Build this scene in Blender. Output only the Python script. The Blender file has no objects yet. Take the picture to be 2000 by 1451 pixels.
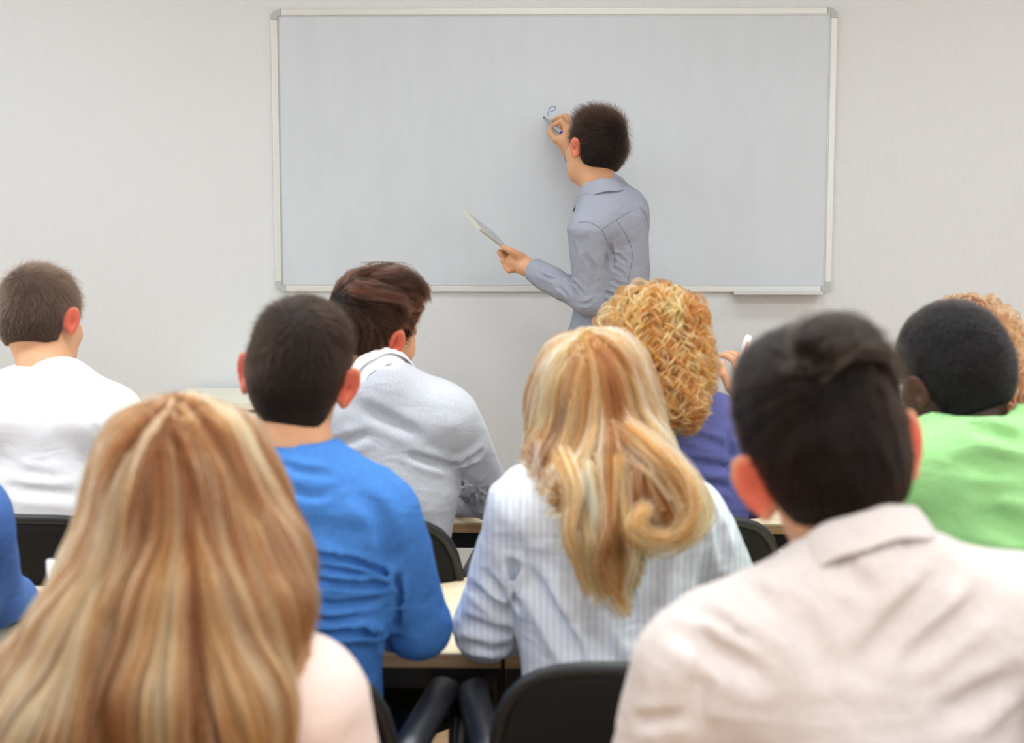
import bpy, bmesh, math, random
import numpy as np
from mathutils import Vector, Matrix
random.seed(7)
RNG = np.random.default_rng(11)
C = bpy.context.scene.collection
SC = bpy.context.scene

# ------------------------------------------------------------------ camera, light, exposure
EYE = 1.47
F_PX = 2760.0
PITCH = math.radians(-6.19)
YAW = math.radians(1.19)
WALL_Y = 5.11                     # plaster surface of the front wall
cam_d = bpy.data.cameras.new('camera')
cam = bpy.data.objects.new('camera', cam_d); C.objects.link(cam)
cam.rotation_mode = 'XYZ'
RC = (Matrix.Rotation(YAW, 3, 'Z') @ Matrix.Rotation(PITCH, 3, 'X'))
cam.matrix_world = Matrix.Translation((0, 0, EYE)) @ (RC @ Matrix.Rotation(math.radians(90), 3, 'X')).to_4x4()
cam_d.sensor_fit = 'HORIZONTAL'; cam_d.sensor_width = 36.0
cam_d.lens = F_PX / 2000 * 36.0
cam_d.clip_start = 0.05; cam_d.clip_end = 60
cam_d.dof.use_dof = True
cam_d.dof.focus_distance = 4.1
cam_d.dof.aperture_fstop = 3.9
SC.camera = cam
SC.view_settings.view_transform = 'Standard'
SC.view_settings.look = 'None'
SC.view_settings.exposure = 0.17
SC.view_settings.gamma = 1.0
SC.view_settings.use_curve_mapping = False

world = bpy.data.worlds.new('world'); SC.world = world
world.use_nodes = True
bgn = world.node_tree.nodes['Background']
bgn.inputs[0].default_value = (0.80, 0.90, 1.0, 1); bgn.inputs[1].default_value = 1.0

def area(name, loc, aim, sx, sy, watt, col, spread=180):
    l = bpy.data.lights.new(name, 'AREA'); l.shape = 'RECTANGLE'; l.size = sx; l.size_y = sy
    l.energy = watt; l.color = col; l.spread = math.radians(spread)
    o = bpy.data.objects.new(name, l); C.objects.link(o); o.location = loc
    d = Vector(aim) - Vector(loc)
    o.rotation_euler = d.to_track_quat('-Z', 'Y').to_euler()
    return o
# daylight through the window bands of the right and left walls, and the ceiling luminaires
area('daylight_and_fill', (3.45, 2.2, 1.85), (-0.5, 2.3, 0.9), 4.4, 1.35, 18, (0.98, 0.97, 1.0))
area('daylight_and_fill', (-3.45, 2.4, 1.85), (0.5, 2.7, 0.9), 4.4, 1.35, 38, (0.80, 0.92, 1.0))
area('daylight_and_fill', (1.35, -2.42, 1.80), (0.2, 3.0, 1.0), 3.2, 1.35, 48, (0.90, 0.95, 1.0))  # fill light added at the back wall for more frontal light
CEIL_LAMPS = [(-1.9, -1.7), (0.0, -1.7), (1.9, -1.7), (-1.9, 0.2), (0.0, 0.2), (1.9, 0.2), (-1.9, 2.3), (0.0, 2.3), (1.9, 2.3), (-1.9, 4.0), (0.0, 4.0), (1.9, 4.0)]  # rearmost row added to brighten the students' backs
for lx, ly in CEIL_LAMPS:
    area('ceiling_lamp_light', (lx, ly, 2.80), (lx, ly, 0), 1.15, 0.28, {-1.7: 7, 0.2: 14, 2.3: 19, 4.0: 6}[ly], (0.86, 0.94, 1.0), 150)

# ------------------------------------------------------------------ pixels of the survey photo -> world points at a depth
RCn = np.array(RC)
def P(px, py, y):
    d = RCn @ np.array([(px - 1000) / F_PX, 1.0, (725.5 - py) / F_PX])
    t = y / d[1]
    return np.array([0, 0, EYE]) + d * t
def V(*a): return np.array(a, float)

# ------------------------------------------------------------------ signed distances
def ell(c, r, R=None):
    c = np.asarray(c, np.float32); r = np.asarray(r, np.float32)
    R = None if R is None else np.asarray(R, np.float32)
    def f(p):
        q = p - c
        if R is not None: q = q @ R
        k0 = np.sqrt(((q / r) ** 2).sum(-1)) + 1e-9
        k1 = np.sqrt(((q / (r * r)) ** 2).sum(-1)) + 1e-9
        return k0 * (k0 - 1) / k1
    return f
def cap(a, b, ra, rb=None, flat=None):
    """round cone; flat=(axis, factor) thins it along a world axis"""
    rb = ra if rb is None else rb
    a = np.asarray(a, np.float32); b = np.asarray(b, np.float32); ab = b - a; L = float((ab * ab).sum()) + 1e-12
    def f(p):
        q = p - a
        t = np.clip((q @ ab) / L, 0, 1)
        v = q - t[..., None] * ab
        if flat is not None:
            ax = np.asarray(flat[0], np.float32)
            v = v + (v @ ax)[..., None] * ax * (flat[1] - 1)
        return np.sqrt((v * v).sum(-1)) - (ra + t * (rb - ra))
    return f
def smin(a, b, k):
    h = np.maximum(k - np.abs(a - b), 0) / k
    return np.minimum(a, b) - h * h * k * 0.25
def smax(a, b, k): return -smin(-a, -b, k)
def U(fs, k=0.03):
    def f(p):
        d = fs[0](p)
        for g in fs[1:]:
            if isinstance(g, tuple): d = smin(d, g[0](p), g[1])
            else: d = smin(d, g(p), k)
        return d
    return f

def hash3(i, j, k, s):
    n = (i * 374761393 + j * 668265263 + k * 2147483647 + s * 974634777) & 0xffffffff
    n = ((n ^ (n >> 13)) * 1274126177) & 0xffffffff
    return ((n ^ (n >> 16)) & 0xffff) / 65535.0
def noise(p, scale, seed=0):
    q = np.asarray(p, np.float64) * scale + 1000.0
    i = np.floor(q).astype(np.int64); f = q - i; f = f * f * (3 - 2 * f)
    r = 0
    for a in (0, 1):
        for b in (0, 1):
            for c in (0, 1):
                w = (f[..., 0] if a else 1 - f[..., 0]) * (f[..., 1] if b else 1 - f[..., 1]) * (f[..., 2] if c else 1 - f[..., 2])
                r = r + w * hash3(i[..., 0] + a, i[..., 1] + b, i[..., 2] + c, seed)
    return r * 2 - 1

def nets(f, lo, hi, h, mirror_close=True):
    """surface nets over the narrow band of f"""
    lo = np.asarray(lo, float); hi = np.asarray(hi, float)
    B = 6
    nb = np.maximum(np.ceil((hi - lo) / (h * B)).astype(int), 1)
    n = nb * B
    bc = [lo[i] + (np.arange(nb[i]) + 0.5 - 0.5 / B) * B * h for i in range(3)]
    G = np.stack(np.meshgrid(*bc, indexing='ij'), -1).reshape(-1, 3).astype(np.float32)
    dc = f(G)
    keep = np.abs(dc) < B * h * 1.35
    D = np.repeat(np.repeat(np.repeat(dc.reshape(nb), B, 0), B, 1), B, 2).astype(np.float32)
    idx = np.argwhere(keep.reshape(nb))
    loc = np.stack(np.meshgrid(*[np.arange(B)] * 3, indexing='ij'), -1).reshape(-1, 3)
    for s in range(0, len(idx), 1500):
        g = (idx[s:s + 1500, None, :] * B + loc[None]).reshape(-1, 3)
        D[g[:, 0], g[:, 1], g[:, 2]] = f((lo + g * h).astype(np.float32))
    D[0] = D[-1] = 1; D[:, 0] = D[:, -1] = 1; D[:, :, 0] = D[:, :, -1] = 1
    S = D < 0
    m = S[:-1, :-1, :-1].astype(np.int8)
    cnt = np.zeros(np.array(D.shape) - 1, np.int8)
    for a in (0, 1):
        for b in (0, 1):
            for c in (0, 1):
                cnt += S[a:D.shape[0] - 1 + a, b:D.shape[1] - 1 + b, c:D.shape[2] - 1 + c]
    cells = np.argwhere((cnt > 0) & (cnt < 8))
    if len(cells) == 0: return np.zeros((0, 3)), np.zeros((0, 4), int)
    cid = np.full(cnt.shape, -1, np.int32); cid[cells[:, 0], cells[:, 1], cells[:, 2]] = np.arange(len(cells))
    corners = [(a, b, c) for a in (0, 1) for b in (0, 1) for c in (0, 1)]
    vals = {q: D[cells[:, 0] + q[0], cells[:, 1] + q[1], cells[:, 2] + q[2]] for q in corners}
    acc = np.zeros((len(cells), 3)); num = np.zeros(len(cells))
    for q in corners:
        for ax in range(3):
            if q[ax] == 0:
                r = list(q); r[ax] = 1; r = tuple(r)
                a, b = vals[q], vals[r]; x = (a < 0) != (b < 0)
                t = np.where(x, a / np.where(x, a - b, 1), 0)
                pt = np.tile(np.array(q, float), (len(cells), 1)); pt[:, ax] += t
                acc += pt * x[:, None]; num += x
    V_ = lo + (cells + acc / num[:, None]) * h
    quads = []
    for ax in range(3):
        o = [1, 1, 1]; o[ax] = 0
        a = S[tuple(slice(o[i], S.shape[i] - 1) for i in range(3))]
        o2 = list(o); o2[ax] = 1
        b = S[tuple(slice(o2[i], S.shape[i] - 1 + (1 if i == ax else 0)) for i in range(3))]
        e = np.argwhere(a != b) + np.array(o)
        u, v = (ax + 1) % 3, (ax + 2) % 3
        def cc(du, dv):
            k = e.copy(); k[:, u] -= du; k[:, v] -= dv
            return cid[k[:, 0], k[:, 1], k[:, 2]]
        q = np.stack([cc(1, 1), cc(0, 1), cc(0, 0), cc(1, 0)], 1)
        ins = S[e[:, 0], e[:, 1], e[:, 2]]
        q[~ins] = q[~ins][:, ::-1]
        quads.append(q[(q >= 0).all(1)])
    return V_, np.concatenate(quads)

def vnormals(v, q):
    n = np.cross(v[q[:, 2]] - v[q[:, 0]], v[q[:, 3]] - v[q[:, 1]])
    out = np.zeros_like(v)
    for i in range(4): np.add.at(out, q[:, i], n)
    return out / (np.linalg.norm(out, axis=1, keepdims=True) + 1e-12)

def mk(name, v, faces, mat, parent=None, origin=None, smooth=True, col=None):
    me = bpy.data.meshes.new(name)
    v = np.asarray(v, float)
    if origin is not None: v = v - np.asarray(origin)
    if isinstance(faces, np.ndarray):
        k = faces.shape[1]
        me.vertices.add(len(v)); me.vertices.foreach_set('co', v.astype(np.float32).ravel())
        me.loops.add(faces.size); me.loops.foreach_set('vertex_index', faces.astype(np.int32).ravel())
        me.polygons.add(len(faces)); me.polygons.foreach_set('loop_start', np.arange(0, faces.size, k, dtype=np.int32))
        me.update(calc_edges=True)
    else:
        me.from_pydata([tuple(x) for x in v], [], faces); me.update()
    me.polygons.foreach_set('use_smooth', np.full(len(me.polygons), smooth))
    if col is not None:
        at = me.color_attributes.new('tint', 'FLOAT_COLOR', 'POINT')
        c4 = np.ones((len(v), 4), np.float32); c4[:, :3] = col
        at.data.foreach_set('color', c4.ravel())
    for m in (mat if isinstance(mat, (list, tuple)) else [mat]): me.materials.append(m)
    o = bpy.data.objects.new(name, me); C.objects.link(o)
    if parent is not None: o.parent = parent
    return o

def bmo(name, bm, mat, parent=None, smooth=False):
    me = bpy.data.meshes.new(name); bm.to_mesh(me); bm.free()
    me.polygons.foreach_set('use_smooth', np.full(len(me.polygons), smooth))
    for m in (mat if isinstance(mat, (list, tuple)) else [mat]): me.materials.append(m)
    o = bpy.data.objects.new(name, me); C.objects.link(o)
    if parent is not None: o.parent = parent
    return o
def add_box(bm, c, s, R=None, bev=0.0, seg=2):
    t = bmesh.new(); bmesh.ops.create_cube(t, size=1)
    for v in t.verts: v.co = Vector((v.co.x * s[0], v.co.y * s[1], v.co.z * s[2]))
    if bev > 0: bmesh.ops.bevel(t, geom=list(t.edges), offset=bev, segments=seg, profile=0.7, affect='EDGES')
    M = Matrix.Translation(c) @ (R.to_4x4() if R is not None else Matrix.Identity(4))
    bmesh.ops.transform(t, matrix=M, verts=t.verts)
    me = bpy.data.meshes.new('t'); t.to_mesh(me); t.free(); bm.from_mesh(me); bpy.data.meshes.remove(me)
    return bm
def box(name, c, s, mat, parent=None, bev=0.0, R=None):
    return bmo(name, add_box(bmesh.new(), c, s, R, bev), mat, parent)
def tube(pts, rad, seg=10, closed=False, flat=None):
    """swept tube -> verts, quads ; rad scalar or list ; flat = (ru, rv) scale"""
    pts = np.asarray(pts, float); n = len(pts)
    rad = np.full(n, rad) if np.isscalar(rad) else np.asarray(rad)
    T = np.gradient(pts, axis=0); T /= np.linalg.norm(T, axis=1, keepdims=True) + 1e-12
    up = np.array([0, 0, 1.0]) if abs(T[0, 2]) < 0.9 else np.array([0, 1.0, 0])
    u = np.cross(T[0], up); u /= np.linalg.norm(u); vs = []
    fu, fv = flat or (1, 1)
    for i in range(n):
        u = u - T[i] * (u @ T[i]); u /= np.linalg.norm(u); w = np.cross(T[i], u)
        a = np.arange(seg) / seg * 2 * np.pi
        vs.append(pts[i] + rad[i] * (fu * np.cos(a)[:, None] * u + fv * np.sin(a)[:, None] * w))
    vs = np.concatenate(vs); fc = []
    for i in range(n - 1):
        for j in range(seg):
            fc.append((i * seg + j, i * seg + (j + 1) % seg, (i + 1) * seg + (j + 1) % seg, (i + 1) * seg + j))
    fc.append(tuple(range(seg))[::-1]); fc.append(tuple(range((n - 1) * seg, n * seg)))
    return vs, fc
def smooth_path(ctrl, n=24):
    c = np.asarray(ctrl, float); t = np.linspace(0, len(c) - 1, n); out = []
    for x in t:
        i = min(int(x), len(c) - 2); f = x - i
        p0 = c[max(i - 1, 0)]; p1 = c[i]; p2 = c[i + 1]; p3 = c[min(i + 2, len(c) - 1)]
        out.append(0.5 * ((2 * p1) + (-p0 + p2) * f + (2 * p0 - 5 * p1 + 4 * p2 - p3) * f * f + (-p0 + 3 * p1 - 3 * p2 + p3) * f ** 3))
    return np.array(out)

def empty(name, loc, label=None, cat=None, group=None):
    o = bpy.data.objects.new(name, None); C.objects.link(o); o.location = loc; o.empty_display_size = 0.1
    tag(o, label, cat, group); return o
def tag(o, label=None, cat=None, group=None, kind=None):
    if label: o['label'] = label
    if cat: o['category'] = cat
    if group: o['group'] = group
    if kind: o['kind'] = kind
    return o

# ------------------------------------------------------------------ materials
def srgb(r, g, b):
    f = lambda c: (c / 255 / 12.92) if c / 255 <= 0.04045 else ((c / 255 + 0.055) / 1.055) ** 2.4
    return (f(r), f(g), f(b), 1)
def mat(name, col, rough=0.6, metal=0.0, spec=0.5, **kw):
    m = bpy.data.materials.new(name); m.use_nodes = True
    b = m.node_tree.nodes['Principled BSDF']
    b.inputs['Base Color'].default_value = col; b.inputs['Roughness'].default_value = rough
    b.inputs['Metallic'].default_value = metal; b.inputs['Specular IOR Level'].default_value = spec
    for k, v in kw.items(): b.inputs[k.replace('_', ' ')].default_value = v
    return m
def nd(m, t, **kw):
    n = m.node_tree.nodes.new(t)
    for k, v in kw.items(): setattr(n, k, v)
    return n
def lk(m, a, b): m.node_tree.links.new(a, b)
def bsdf(m): return m.node_tree.nodes['Principled BSDF']
def mix_noise(m, c1, c2, scale, coord='Object', stretch=(1, 1, 1), detail=4, lo=0.35, hi=0.65):
    tc = nd(m, 'ShaderNodeTexCoord'); mp = nd(m, 'ShaderNodeMapping'); mp.inputs['Scale'].default_value = stretch
    nz = nd(m, 'ShaderNodeTexNoise'); nz.inputs['Scale'].default_value = scale; nz.inputs['Detail'].default_value = detail
    cr = nd(m, 'ShaderNodeValToRGB'); cr.color_ramp.elements[0].color = c1; cr.color_ramp.elements[1].color = c2
    cr.color_ramp.elements[0].position = lo; cr.color_ramp.elements[1].position = hi
    lk(m, tc.outputs[coord], mp.inputs[0]); lk(m, mp.outputs[0], nz.inputs['Vector']); lk(m, nz.outputs['Fac'], cr.inputs[0])
    lk(m, cr.outputs[0], bsdf(m).inputs['Base Color'])
    return nz, cr, mp, tc
def bump(m, src, strength, dist=0.002, prev=None):
    b = nd(m, 'ShaderNodeBump'); b.inputs['Strength'].default_value = strength; b.inputs['Distance'].default_value = dist
    lk(m, src, b.inputs['Height'])
    if prev is not None: lk(m, prev.outputs[0], b.inputs['Normal'])
    lk(m, b.outputs[0], bsdf(m).inputs['Normal']); return b
def fabric(name, c1, c2, weave=1400, wr=0.12, rough=0.9, stripes=None, crease=0.5, mott=500, sheen=0.0):
    """woven or knitted cloth: mottled yarn colour, weave relief and soft creases"""
    m = mat(name, c1, rough, spec=0.15)
    bsdf(m).inputs['Sheen Weight'].default_value = sheen
    nz, cr, mp, tc = mix_noise(m, c1, c2, mott, stretch=(1, 1, 0.8), detail=3)
    n2 = nd(m, 'ShaderNodeTexNoise'); n2.inputs['Scale'].default_value = weave; lk(m, tc.outputs['Object'], n2.inputs['Vector'])
    b1 = bump(m, n2.outputs['Fac'], wr, 0.001)
    mp3 = nd(m, 'ShaderNodeMapping'); mp3.inputs['Scale'].default_value = (1, 1, 2.2); mp3.inputs['Rotation'].default_value = (0.2, 0.5, 0.3)
    n3 = nd(m, 'ShaderNodeTexNoise'); n3.inputs['Scale'].default_value = 9; n3.inputs['Detail'].default_value = 2; n3.inputs['Distortion'].default_value = 0.8
    lk(m, tc.outputs['Object'], mp3.inputs[0]); lk(m, mp3.outputs[0], n3.inputs['Vector'])
    bump(m, n3.outputs['Fac'], crease, 0.02, b1)
    if stripes:
        wv = nd(m, 'ShaderNodeTexWave'); wv.wave_type = 'BANDS'; wv.bands_direction = 'X'; wv.inputs['Scale'].default_value = stripes[0]
        wv.inputs['Distortion'].default_value = 0.6
        lk(m, tc.outputs['Object'], wv.inputs['Vector'])
        mx = nd(m, 'ShaderNodeMix', data_type='RGBA'); mr = nd(m, 'ShaderNodeMapRange'); mr.inputs['From Min'].default_value = 0.55; mr.inputs['To Max'].default_value = stripes[2]
        lk(m, wv.outputs['Fac'], mr.inputs['Value']); lk(m, mr.outputs[0], mx.inputs['Factor'])
        lk(m, cr.outputs[0], mx.inputs[6]); mx.inputs[7].default_value = stripes[1]
        lk(m, mx.outputs[2], bsdf(m).inputs['Base Color'])
    return m
def skin_mat():
    m = mat('skin', (0.7, 0.4, 0.28, 1), 0.5, spec=0.35)
    b = bsdf(m); b.inputs['Subsurface Weight'].default_value = 0.12
    b.inputs['Subsurface Radius'].default_value = (1.0, 0.3, 0.15); b.inputs['Subsurface Scale'].default_value = 0.012
    at = nd(m, 'ShaderNodeAttribute', attribute_name='tint'); lk(m, at.outputs['Color'], b.inputs['Base Color'])
    n = nd(m, 'ShaderNodeTexNoise'); n.inputs['Scale'].default_value = 320; tc = nd(m, 'ShaderNodeTexCoord'); lk(m, tc.outputs['Object'], n.inputs['Vector'])
    bump(m, n.outputs['Fac'], 0.15, 0.001)
    return m
SKIN = skin_mat()
def hair_mats(name, base_col, rough=0.35, ior=1.45):
    m = bpy.data.materials.new(name + '_strand'); m.use_nodes = True; nt = m.node_tree
    nt.nodes.remove(nt.nodes['Principled BSDF'])
    h = nt.nodes.new('ShaderNodeBsdfHairPrincipled')
    h.parametrization = 'COLOR'
    h.inputs['Roughness'].default_value = rough; h.inputs['IOR'].default_value = ior; h.inputs['Radial Roughness'].default_value = 0.45
    at = nt.nodes.new('ShaderNodeAttribute'); at.attribute_name = 'hcol'
    nt.links.new(at.outputs['Color'], h.inputs['Color'])
    nt.links.new(h.outputs[0], nt.nodes['Material Output'].inputs['Surface'])
    b = mat(name + '_mass', base_col, 0.6, spec=0.15)
    tc = nd(b, 'ShaderNodeTexCoord'); n = nd(b, 'ShaderNodeTexNoise'); n.inputs['Scale'].default_value = 180
    mp = nd(b, 'ShaderNodeMapping'); mp.inputs['Scale'].default_value = (1, 1, 0.15)
    lk(b, tc.outputs['Object'], mp.inputs[0]); lk(b, mp.outputs[0], n.inputs['Vector']); bump(b, n.outputs['Fac'], 0.6, 0.004)
    return m, b
# ================================================================== people toolkit
def rotm(yaw, pitch, roll):
    """degrees; yaw turns to the room's right, pitch bows the head, roll tips the crown to the right"""
    M = Matrix.Rotation(math.radians(-yaw), 3, 'Z') @ Matrix.Rotation(math.radians(-pitch), 3, 'X') @ Matrix.Rotation(math.radians(roll), 3, 'Y')
    return np.array(M)
def rz(deg): return np.array(Matrix.Rotation(math.radians(deg), 3, 'Z'))
def rxyz(x, y, z): return np.array(Matrix.Rotation(math.radians(z), 3, 'Z') @ Matrix.Rotation(math.radians(y), 3, 'Y') @ Matrix.Rotation(math.radians(x), 3, 'X'))

class Head:
    def __init__(s_, c, yaw=0, pitch=0, roll=0, s=1.0, jaw=1.0, ear=1.0, earflare=28):
        s_.c = np.asarray(c, np.float32); s_.R = rotm(yaw, pitch, roll).astype(np.float32); s_.s = s
        s_.skull = [ell((0, -.010, .030), (.0755, .099, .088)), ell((0, -.045, -.012), (.066, .062, .062))]
        face = ell((0, .028, -.035), (.061, .062, .082)); jw = ell((0, .036, -.072), (.048 * jaw, .050, .040))
        nose = cap((0, .088, .004), (0, .110, -.028), .006, .0115); wings = cap((-.011, .097, -.033), (.011, .097, -.033), .0075)
        brow = cap((-.032, .083, .020), (.032, .083, .020), .011)
        ck = cap((-.038, .068, -.022), (.038, .068, -.022), .018)
        up = ell((0, .087, -.054), (.021, .011, .0055)); low = ell((0, .085, -.065), (.018, .011, .006))
        chin = ell((0, .074, -.094), (.020, .018, .015))
        sock = [ell((x, .097, .001), (.017, .014, .011)) for x in (-.031, .031)]
        lid = [ell((x, .079, .000), (.016, .0135, .012)) for x in (-.031, .031)]
        def base(q):
            d = smin(s_.skull[0](q), s_.skull[1](q), .03)
            d = smin(d, face(q), .03); d = smin(d, jw(q), .03)
            return d
        s_.base = base
        def face_detail(q):
            d = base(q)
            d = smin(d, brow(q), .012); d = smin(d, ck(q), .03)
            for k in sock: d = smax(d, -k(q), .012)
            for k in lid: d = smin(d, k(q), .004)
            d = smin(d, nose(q), .010); d = smin(d, wings(q), .006)
            d = smin(d, up(q), .006); d = smin(d, low(q), .005); d = smin(d, chin(q), .02)
            return d
        s_.ears = []
        for sg in (-1, 1):
            Re = rxyz(-12, 0, earflare * -sg) @ rxyz(0, sg * 10, 0)
            ce = np.array([sg * .0885, -.012, -.004])
            e = ell(ce, (.0065 , .0195 * ear, .0325 * ear), Re)
            lobe = ell(ce + np.array([-sg * .003, .004, -.026 * ear]), (.006, .010, .010))
            out = Re @ np.array([sg * .009, .002, .004])
            hollow = ell(ce + out, (.0075, .0125 * ear, .022 * ear), Re)
            conch = ell(ce + Re @ np.array([sg * .007, .004, -.004]), (.009, .008, .011), Re)
            s_.ears.append((e, lobe, hollow, conch, ce))
        def full(q):
            d = face_detail(q)
            for e, lobe, hollow, conch, ce in s_.ears:
                x = smin(e(q), lobe(q), .008); x = smax(x, -hollow(q), .004); x = smax(x, -conch(q), .003)
                d = smin(d, x, .007)
            return d
        s_.full = full
    def L(s_, p): return ((p - s_.c) @ s_.R) / s_.s
    def W(s_, q): return s_.c + (np.asarray(q) * s_.s) @ s_.R.T
    def f_full(s_, p): return s_.full(s_.L(p)) * s_.s
    def f_base(s_, p): return s_.base(s_.L(p)) * s_.s

def hand_fns(w, d, n, side=1, s=1.0, curl=0.5, spread=0.0):
    """wrist, pointing direction, back-of-hand normal; thumb leaves the palm's side"""
    w = np.asarray(w, float); d = np.asarray(d, float); d = d / np.linalg.norm(d)
    n = np.asarray(n, float); n = n - d * (n @ d); n /= np.linalg.norm(n); t = np.cross(n, d) * side
    fs = []
    R = np.stack([t, d, n], 1)
    fs.append(ell(w + d * .045 * s, (.040 * s, .050 * s, .014 * s), R))
    tips = []
    for i, (o, L) in enumerate([(.030, .072), (.010, .080), (-.011, .074), (-.030, .058)]):
        a = w + d * .082 * s + t * o * s
        c1 = curl * 0.9; c2 = curl * 2.0; c3 = curl * 2.7
        dd = d + t * o * spread * 12
        def dr(c): return dd * math.cos(c) - n * math.sin(c)
        b = a + dr(c1) * L * .48 * s; e = b + dr(c2) * L * .32 * s; g = e + dr(c3) * L * .24 * s
        kn = w + d * .03 * s + t * o * .7 * s
        fs += [(cap(kn, a, .010 * s, .0098 * s), .012), (cap(a, b, .0095 * s, .0085 * s), .005), (cap(b, e, .0085 * s, .0077 * s), .002), (cap(e, g, .0077 * s, .0068 * s), .002)]
        tips.append(g)
    a = w + d * .018 * s + t * .024 * s; b = w + d * .052 * s + t * .052 * s - n * .010 * s
    e = b + (d * .030 + t * .010 - n * .008) * s; g = e + (d * .024 - t * .002 - n * .006) * s
    fs += [(cap(a, b, .014 * s, .0118 * s), .016), (cap(b, e, .0112 * s, .0098 * s), .003), (cap(e, g, .0098 * s, .008 * s), .003)]
    tips.append(g)
    return fs, tips

def cast(f, pts):
    """where lines of sight from the survey position meet a surface"""
    o = np.array([0, 0, EYE]); q = np.array([P(x, y, 1.0) - o for x, y in pts]); q = nrm(q); t = np.full(len(q), .8)
    for _ in range(90): t = t + np.clip(f((o + q * t[:, None]).astype(np.float32)), -.05, .25) * .85
    return o + q * t[:, None], t < 5.2
def surf_folds(f, spec):
    """(pixel path, width, depth): valleys pressed into the cloth with a raised lip on either side"""
    out = []
    for path, w, dep in spec:
        path = np.array(path, float); k = 5 * (len(path) - 1) + 1
        pp = smooth_path(np.c_[path, np.zeros(len(path))], k)[:, :2]
        p3, ok = cast(f, pp); p3 = p3[ok]
        if len(p3) > 1: out.append((p3.astype(np.float32), max(w * .62, .0052), dep * 2.0))
    def g(p, d):
        for pts, w, dep in out:
            c0 = pts.mean(0); R = np.linalg.norm(pts - c0, axis=1).max() + 3 * w
            m = ((p - c0) ** 2).sum(-1) < R * R
            if not m.any(): continue
            q = p[m]; best = np.full(len(q), 9.0, np.float32); tt = np.zeros(len(q), np.float32); n = len(pts) - 1
            for i in range(n):
                a = pts[i]; ab = pts[i + 1] - a; L = (ab * ab).sum() + 1e-12
                t = np.clip(((q - a) @ ab) / L, 0, 1); x = np.sqrt((((q - a) - t[:, None] * ab) ** 2).sum(-1))
                u = x < best; best = np.where(u, x, best); tt = np.where(u, (i + t) / n, tt)
            x = best / w; taper = np.sin(np.clip(tt, .03, .97) * np.pi) ** .5
            d[m] = d[m] + dep * taper * (np.exp(-x * x) - .45 * np.exp(-((x - 2.0) ** 2)))
        return d
    return g
def creases(spec):
    """folds pressed into cloth: (p, q, width, depth); negative depth raises a ridge"""
    out = []
    for a, b, w, dep in spec:
        out.append((cap(a, b, 0.0), w, dep))
    def f(p, d):
        for c, w, dep in out:
            x = c(p) / w
            d = d + dep * np.exp(-x * x) * (1 - 0.0)
        return d
    return f

def bounds(fs_pts, pad):
    a = np.array(fs_pts); return a.min(0) - pad, a.max(0) + pad

SKINS = {'light': (.66, .345, .19), 'pale': (.66, .40, .28), 'tan': (.52, .27, .14), 'dark': (.055, .026, .017)}

class Person: pass

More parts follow.
